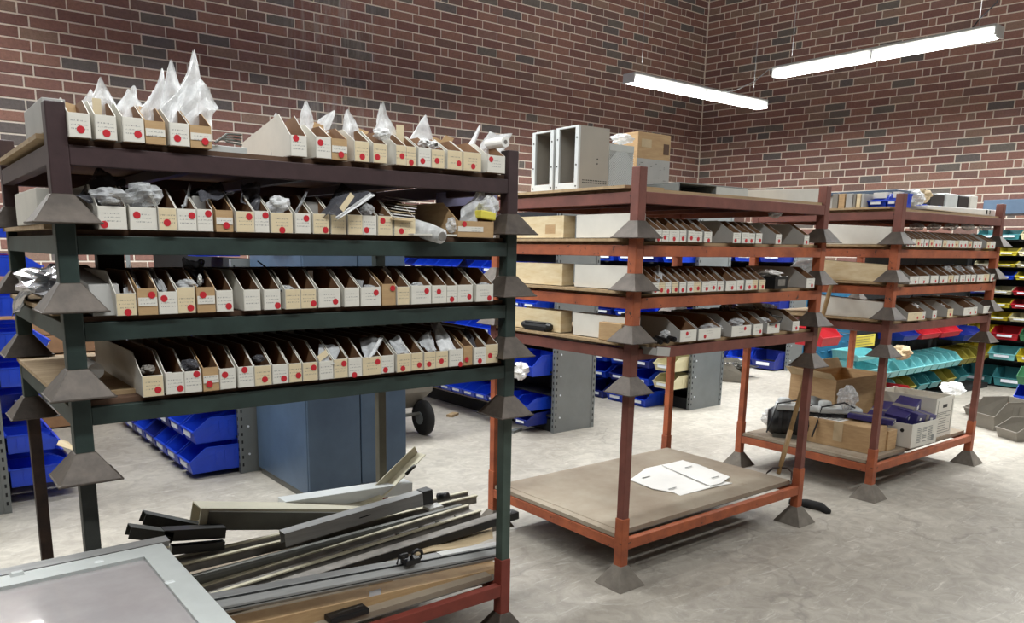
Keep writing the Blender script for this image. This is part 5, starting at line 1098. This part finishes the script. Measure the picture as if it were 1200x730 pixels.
# unit behind the dark rack, beside the blue cabinet
shelving(1.66, 2.12, 4.70, 7.3, 1.34, (.04, .24, .44, .66, .88, 1.10), 'grey perforated shelving behind the blue-grey cabinet', -1)
for lv, z, n in ((0, .035, 7), (1, .215, 6)):
    for i in range(n):
        y = 4.84+i*.27+lv*.03; ln = .36 if i == 0 or lv else .34
        m_ = M_blue if i < 2 else M_navy if (i+lv) % 2 else M_blue
        plastic_bin((1.36 if lv == 0 else 1.40, y, z), -PI/2, (.235, .34, .16), m_, f'blue bin, {ORD[i+1]} from the near end, {["bottom", "second"][lv]} level left of the blue-grey cabinet', GB)
for lv, z in enumerate((.44, .66, .88, 1.10)):
    for i in range(7):
        plastic_bin((1.44, 4.86+i*.26, z), -PI/2, (.2, .26, .12), [M_blue, M_navy, M_red if lv == 3 else M_blue, M_blue][(i+lv) % 4] if not (lv == 0 and i == 0) else M_greenp, f'{"green" if (lv == 0 and i == 0) else "plastic"} bin, {ORD[i+1]} from the near end, {["third", "fourth", "fifth", "sixth"][lv]} level left of the blue-grey cabinet', 'plastic bins high on the shelving left of the cabinet')
for i in range(10):
    p = at(142+i*3.6, 303, Y=5.6); 
plastic_bin((1.86, 5.5, 1.345), 0, (.34, .2, .07), M_blue, 'shallow blue bin on top of the shelving left of the cabinet', tagm=False)
# unit seen between dark and middle rack
shelving(4.04, 4.48, 4.38, 7.1, 1.72, (.14, .31, .49, .74, .98, 1.22, 1.48), 'grey perforated shelving with end panel behind the middle orange rack', -1)
G1 = 'blue bins on the shelving behind the middle rack'
levels = [(.06, .10, .30, [0]), (.18, .10, .30, None), (.46, .16, .30, None), (.72, .11, .24, None), (.97, .09, .2, None), (1.22, .10, .2, None), (1.48, .12, .24, None)]
for lv, (z, h, L, only) in enumerate(levels):
    n = 9 if h > .11 else 14; wd = .26 if h > .11 else .165
    for i in range(n):
        if only is not None and i not in only: continue
        y = 4.56+i*(wd+.01)
        if y > 6.9: break
        plastic_bin((4.04-L*.62, y, z), -PI/2, (wd, L, h), M_blue if (i*7+lv) % 5 else M_navy, f'blue bin, {ORD[i+1]} from the near end, {ORD[lv+1]} level of the middle shelving', G1)
blob('paper_note_bag', (3.80, 4.52, .50), .07, .06, .06, 210, M_paper, 'white wrapped paper hanging out of the nearest blue bin', 'paper', amp=.2)
# next unit to the right
shelving(5.67, 6.13, 4.35, 7.0, 1.72, (.20, .36, .54, .8, 1.06, 1.32), 'grey perforated shelving right of the orange middle posts', -1)
for lv, (z, h, L, n) in enumerate([(.0, .14, .34, 6), (.20, .12, .3, 7), (.36, .13, .3, 7), (.8, .12, .25, 7), (1.06, .12, .25, 7), (1.32, .12, .25, 7)]):
    for i in range(n):
        m_ = M_ivory if (i == 0 and lv in (1, 2)) else (M_navy if (i+lv) % 3 == 0 else M_blue)
        if lv == 0 and i == 0: continue
        plastic_bin((5.67-L*.7, 4.5+i*.27, z), -PI/2, (.22, L, h), m_, f'{"ivory" if m_ is M_ivory else "blue"} bin, {ORD[i+1]} from the near end, {ORD[lv+1]} level of the right-hand shelving', 'bins on the shelving behind the right of the middle rack')
plastic_bin((5.05, 5.5, .0), -PI/2+.2, (.26, .4, .16), M_navy, 'dark blue bin standing low on the floor behind the middle post')
b = MB(); p = at(806, 443, Y=4.45); b.box(p.x-.11, 4.43, p.z, p.x+.02, 4.50, p.z+.004); tag(b.build('white_card', M_paper, None), 'white card sticking out of the right-hand shelving', 'card')
# left shelving unit
t = shelving(-.35, .40, 4.68, 7.2, 1.75, (.09, .28, .46, .65, .84, 1.03, 1.24, 1.44, 1.62), 'grey perforated shelving at the left edge of the room', 1)
b = MB(); 
for i in range(3): holes(b, .385, 4.68, .02, 1.7, 'Y', 34)
for lv, z in enumerate((.10, .29, .47, .66, .85, 1.04, 1.25, 1.45)):
    for i in range(3):
        h = .105; L = .33 if lv < 1 else .24
        if lv == 2 and i == 0:
            continue
        m_ = M_red if (lv == 6 and i == 1) else M_blue
        plastic_bin((.42+(.33 if lv < 1 else .24), 4.92+i*.27, z), PI/2, (.24, L, h), m_, f'{"red" if m_ is M_red else "blue"} bin, {ORD[i+1]} from the near end, {ORD[lv+1]} level of the left-edge shelving', 'bins on the left-edge shelving')
for i in range(4):
    carton('spray_can_box', .5+i*.05, 4.95, .475, .54+i*.05, 5.15, .54+.03*(i % 2), (M_lilac, M_greybox, M_dgrey, M_greybox)[i], f'{["lavender", "pale", "dark", "last pale"][i]} small carton on the third level of the left-edge shelving', 'box')
b = MB(); p = at(68, 527, Y=4.95); b.box(0, 0, 0, .16, .14, .003); tag(b.build('cream_card', M_cream, None, (.68, 5.15, .24), (.3, .5, .3)), 'cream card standing behind the lowest left-edge bin', 'card')
# brown crate before the back wall
t = empty('brown_crate', (.55, 6.7, 0)); tag(t, 'large brown wooden crate on the floor before the back wall', 'crate')
for i in range(6): b = MB(); b.box(0, 0, .01+i*.145, .98, .5, .145+i*.145); b.build('plank', M_inner, t, bevel=.004)
# blue-grey cabinets
def cabinet(x0, x1, y0, y1, h, label, seams):
    t = empty('steel_cabinet', (0, 0, 0)); tag(t, label, 'cabinet')
    b = MB(); b.box(x0, y0, .04, x1, y1, h); b.build('cabinet_body', M_cabblue, t, bevel=.006)
    b = MB(); b.box(x0+.012, y0+.015, 0, x1-.012, y1-.015, .04); b.build('plinth', M_dgrey, t)
    xs = [x0]+seams+[x1]
    for i in range(len(xs)-1):
        b = MB(); b.box(xs[i]+.004, y0-.016, .06, xs[i+1]-.004, y0-.0005, h-.02); b.build('door', M_cabblue, t, bevel=.003)
    q = MB(); q.box(xs[1]-.05, y0-.024, h*.5, xs[1]-.035, y0-.017, h*.5+.10); q.build('handle', M_alu, t)
    return t
xc = at(361, 594, Z=0).x
cabinet(1.76, 2.40, 3.92, 4.66, 1.405, 'blue-grey steel cabinet behind the pile of metal profiles', [2.09])
b = MB(); a_ = at(345, 304, Y=4.0); b.hexa([(1.72, 4.05, 1.41), (1.95, 4.05, 1.41), (1.95, 4.3, 1.41), (1.72, 4.3, 1.41), (1.86, 4.08, 1.46), (1.95, 4.08, 1.47), (1.95, 4.28, 1.47), (1.86, 4.28, 1.46)])
tag(b.build('white_paper_pile', M_paper), 'slanted white papers lying on the blue-grey cabinet', 'paper')
carton('tan_carton', 2.12, 4.05, 1.405, 2.32, 4.3, 1.43, M_tan, 'flat tan carton on the blue-grey cabinet')
# dark clutter on cabinets: second cabinet row to the right is the wheeled grey hopper
hw = at(496, 509, Z=0); t = empty('tilt_hopper_cart', (hw.x-.40, hw.y+.2, 0), -PI/2); tag(t, 'grey tilting hopper cart with black rubber wheels', 'cart')
b = MB(); 
b.v = []; top = [(-.62, -.3, .86), (.30, -.3, .86), (.30, .50, .86), (-.62, .50, .86)]; mid = [(-.55, -.26, .34), (.22, -.26, .34), (.22, .47, .34), (-.55, .47, .34)]; bot = [(-.45, -.20, .20), (.1, -.20, .20), (.1, .38, .20), (-.45, .38, .20)]
b.v = top+mid+bot
for r in (0, 4):
    for i in range(4): j = (i+1) % 4; b.face([r+i, r+4+i, r+4+j, r+j])
b.face([8, 9, 10, 11]); b.build('hopper', M_greyp, t, solid=.006)
for y in (-.30, .40):
    b = MB(); n = 20
    b.tube([(.2, y-.035, .135), (.2, y-.02, .135), (.2, y+.02, .135), (.2, y+.035, .135)], [.11, .135, .135, .11], 24); b.build('wheel', M_rubber, t, smooth=True)
    b = MB(); b.tube([(.2, y-.04, .135), (.2, y+.04, .135)], .05, 16); b.build('hub', M_greyst, t)
b = MB(); b.tube([(.2, -.3, .17), (.2, .4, .17)], .014, 8); b.prism(rect(.05, .05), (-.5, .05, .12), (.2, .05, .17)); b.box(-.5, -.02, 0, -.44, .1, .14); b.build('axle_frame', M_dgrey, t)
# small wood offcuts on the floor
b = MB(); p = at(531, 487, Z=0); b.box(-.07, -.03, 0, .05, .03, .02); tag(b.build('wood_offcut', M_ply, None, p, (0, 0, .5)), 'small tan wood offcut on the floor by the hopper wheel', 'offcut')
b = MB(); p = at(604, 506, Z=0); b.box(-.06, -.02, 0, .06, .02, .02); tag(b.build('metal_offcut', M_greyst, None, p, (0, 0, .3)), 'short grey offcut on the floor below the middle shelving', 'offcut')

# ------------------------------------------------------------------ bins on the louvred panels behind the far rack
t = empty('louvred_panel_rack', (6.25, 3.62, 0)); tag(t, 'blue louvred steel panel rack behind the far orange rack', 'panel rack')
b = MB(); b.box(0, 0, .02, .80, .02, 1.15); b.build('panel', M_louv, t); b = MB(); b.box(.80, 0, .02, 3.2, .02, 1.60); b.build('dark_panel', M_slot, t)
b = MB()
for r in range(16):
    for cidx in range(7):
        x = .03+cidx*.11; z = .08+r*.067; b.hexa([(x, -.001, z), (x+.06, -.001, z), (x+.06, 0, z), (x, 0, z), (x, -.009, z+.014), (x+.06, -.009, z+.014), (x+.06, 0, z+.017), (x, 0, z+.017)])
b.build('louvre', M_louv, t, kind='stuff')
for x in (0, .76, 1.85, 3.17): b = MB(); b.box(x, -.01, 0, x+.03, .03, 1.18 if x < .5 else 1.62); b.build('upright', M_slot if x else M_louv, t)
b = MB(); b.box(.8, -.3, .0, 3.2, .0, .05); b.build('base', M_slot, t)
GD = 'bins hooked on the louvred panel rack'
k = 0
for i in range(14):
    x = 7.12+i*.165; m_ = M_cyan if i < 10 else M_olivep
    if i == 5: m_ = M_cyan
    plastic_bin((x, 3.33, .30+.0*i), 0, (.155, .26, .13), m_, f'{"aqua" if m_ is M_cyan else "olive"} bin, {ORD[i+1]} from the left, upper row of the louvred rack', GD, rot=(.12, 0, 0), tagm=False)
for i, (x, m_, nm) in enumerate([(7.3, M_cyan, 'aqua'), (7.62, M_olivep, 'olive'), (7.9, M_teal, 'teal'), (8.15, M_teal, 'teal'), (8.5, M_olivep, 'olive'), (8.8, M_teal, 'teal')]):
    plastic_bin((x, 3.33, .12), 0, (.2, .26, .13), m_, f'{nm} bin, {ORD[i+1]} from the left, lower row of the louvred rack', GD, rot=(.12, 0, 0), tagm=False)
for i, (px0, px1, yb, yt, m_, nm) in enumerate([(962, 984, 407, 386, M_red, 'red'), (1080, 1101, 398, 386, M_red, 'left dark red'), (1103, 1125, 396, 384, M_red, 'right dark red'), (1058, 1076, 400, 388, M_navy, 'navy'), (1005, 1028, 424, 413, M_cyan, 'small aqua'), (1003, 1034, 447, 425, M_cyan, 'wide aqua'), (1128, 1150, 400, 386, M_navy, 'far navy')]):
    a_, c_ = at(px0, yb, Y=3.35), at(px1, yb, Y=3.35); h_ = at(px0, yt, Y=3.35).z-a_.z
    plastic_bin(((a_.x+c_.x)/2, 3.35, a_.z), 0, (c_.x-a_.x, .24, h_), m_, f'{nm} bin hooked on the louvred panel by itself', GD, tagm=False)
b = MB(); a_, c_ = at(1001, 408, Y=3.30), at(1026, 391, Y=3.30); b.box(a_.x, 3.30, a_.z, c_.x, 3.303, c_.z); t = empty('yellow_order_sheet', (0, 0, 0)); tag(t, 'yellow printed sheet hanging beside the far rack\'s post', 'paper'); b.build('sheet', M_ywpap, t)
b = MB(); b.tube([(a_.x+.1, 3.302, c_.z), (a_.x+.1, 3.62, c_.z+.01)], .003, 6); b.build('hanging_wire', M_dgrey, t)
b = MB(); [b.box(a_.x+.02, 3.2975, a_.z+.02+i*.022, c_.x-.03-(i % 3)*.03, 3.299, a_.z+.023+i*.022) for i in range(4)]; 
b.build('printed_lines', M_dgrey, t)
a_ = at(1032, 402, Y=3.4); b = MB(); b.box(a_.x-.08, 3.35, a_.z-.03, a_.x+.03, 3.353, a_.z+.06); tag(b.build('yellow_order_sheet', M_ywpap), 'second yellow sheet half hidden behind the far rack\'s post', 'paper')
lump(1055, 413, .10, .06, 220, 'brown crumpled paper on the aqua bins', M_tan, Y=3.30, cat='paper', name='crumpled_paper')
for i in range(12):
    m_, nm = [(M_yellow, 'yellow'), (M_navy, 'navy'), (M_greenp, 'green'), (M_red, 'red'), (M_blue, 'blue')][i % 5]
    plastic_bin((7.2+i*.185, 3.36, 1.44), 0, (.17, .24, .12), m_, f'{nm} bin, {ORD[i+1]} from the left, top row of the louvred rack', GD, tagm=False)
p = at(1093, 468, Z=.06); plastic_bin((7.1, 3.12, .0), 0, (.42, .3, .24), M_red, 'dark red bin on the floor behind the far rack\'s cartons', tagm=False)

# ------------------------------------------------------------------ shelving at the right wall
XR = 9.55
t = empty('wall_bin_rack', (XR, 2.2, 0)); tag(t, 'dark shelving of coloured bins before the right wall', 'shelving')
b = MB(); b.box(.30, 0, 0, .34, 1.62, 1.62); b.build('back_panel', M_slot, t)
for z in (.02, .30, .52, .72, .88, 1.02, 1.18, 1.30, 1.42, 1.58): b = MB(); b.box(0.04, 0, z-.02, .30, 1.62, z-.005); b.build('shelf', M_slot, t)
for y in (0, 1.60): b = MB(); b.box(.26, y, 0, .30, y+.02, 1.65); b.build('upright', M_dgrey, t)
cols = {'t': M_teal, 'y': M_yellow, 'i': M_ivory, 'n': M_navy, 'r': M_red, 'b': M_blue, 'g': M_greenp, 'o': M_olivep, 'c': M_cyan}; cn = {'t': 'teal', 'y': 'yellow', 'i': 'ivory', 'n': 'navy', 'r': 'red', 'b': 'blue', 'g': 'green', 'o': 'olive', 'c': 'aqua'}
for lv, (z, h, seq, wd) in enumerate([(.02, .18, 'ttno', .34), (.30, .13, 'ycyo', .26), (.52, .13, 'yrgy', .26), (.72, .08, 'iyin', .2), (.86, .09, 'iyrb', .2), (1.0, .08, 'nirb', .2), (1.16, .08, 'rbyi', .2), (1.29, .06, 'iyii', .2), (1.41, .08, 'iyiy', .2), (1.58, .10, 'ttii', .2)]):
    for i in range(int(1.5/(wd+.01))):
        ch = seq[i % 4]
        plastic_bin((XR, 3.66-wd/2-i*(wd+.01), z), -PI/2, (wd, .28, h), cols[ch], f'{cn[ch]} bin, {ORD[i+1]} from the left, {ORD[lv+1]} level up of the right wall rack', 'coloured bins on the right wall rack')
b = MB(); b.box(XR-.1, 2.3, 1.84, XR+.4, 3.60, 1.99); 
t = empty('blue_grey_wall_locker', (0, 0, 0)); tag(t, 'blue-grey steel box on top of the right wall shelving', 'locker'); b.build('locker_body', M_cabblue, t, bevel=.006)
b = MB(); b.box(XR+.26, 2.3, 1.60, XR+.34, 2.34, 1.84); b.box(XR+.26, 3.55, 1.60, XR+.34, 3.60, 1.84); b.build('locker_leg', M_dgrey, t)
b = MB(); b.tube([(9.4, 2.9, 1.70), (9.4, 2.9, 1.80)], .1, 12); 
# totes on the floor
for i, (px, py, sz, m_, rz, lb) in enumerate([(1182, 515, (.22, .40, .15), M_greyp, .15, 'grey tote on the floor at the right edge, nearest'), (1190, 498, (.24, .38, .13), M_greyp, .1, 'grey tote stacked behind the nearest right-edge tote')]):
    p = at(px, py, Z=0.0); plastic_bin((p.x+.08*i, p.y+.02+.34*i, 0), -PI/2-.55, sz, m_, lb, rot=None, tagm=False)
p = at(1196, 500, Z=.15); plastic_bin((p.x+.45, p.y+.42, .0), -PI/2-.5, (.26, .34, .24), M_greyp, 'tall grey tote behind the right-edge totes', tagm=False)
p = at(1195, 470, Z=.1); plastic_bin((p.x+.3, p.y, .0), -PI/2, (.3, .3, .2), M_blue, 'blue bin standing on the floor at the right edge', tagm=False); plastic_bin((p.x+.3, p.y, .21), -PI/2, (.3, .3, .16), M_greenp, 'green bin stacked on the blue right-edge bin', tagm=False)
lump(1155, 490, .13, .05, 230, 'crumpled cream paper on the floor at the right edge', M_tan, Y=at(1155, 493, Z=0).y, cat='paper', name='crumpled_paper')
p = at(902, 444, Z=0); plastic_bin((p.x-.30, p.y+.12, 0), .5, (.55, .42, .20), M_greyp, 'large grey tote on the floor beyond the orange posts', tagm=False)
blob('metal_parts', (p.x-.2, p.y+.3, .14), .2, .14, .03, 231, M_conn, 'small metal parts filling the large grey tote', 'parts', amp=.3)
shelving(8.6, 9.1, 5.2, 7.4, 1.5, (.1, .4, .7, 1.0, 1.3), 'grey shelving far back near the wall corner', -1)
for i in range(5):
    for lv, z in enumerate((.02, .42, .72, 1.02, 1.3)): plastic_bin((8.40, 5.4+i*.36, z), -PI/2, (.32, .3, .2), M_blue if (i+lv) % 2 else M_navy, f'blue bin, {ORD[i+1]} from the near end, {ORD[lv+1]} level of the farthest shelving', 'blue bins on the farthest shelving')
# patched kerb of black rubber by the fork
b = MB(); p0, p1 = at(932, 591, Z=.0), at(972, 598, Z=.0)
b.tube([at(925, 588, Z=.012), at(945, 590, Z=.02), at(962, 594, Z=.02), at(971, 600, Z=.012)], [.016, .026, .026, .018], 10); tag(b.build('black_rubber_strip', M_rubber, smooth=True), 'black rubber strip lying on the floor by the middle rack\'s right foot', 'strip')
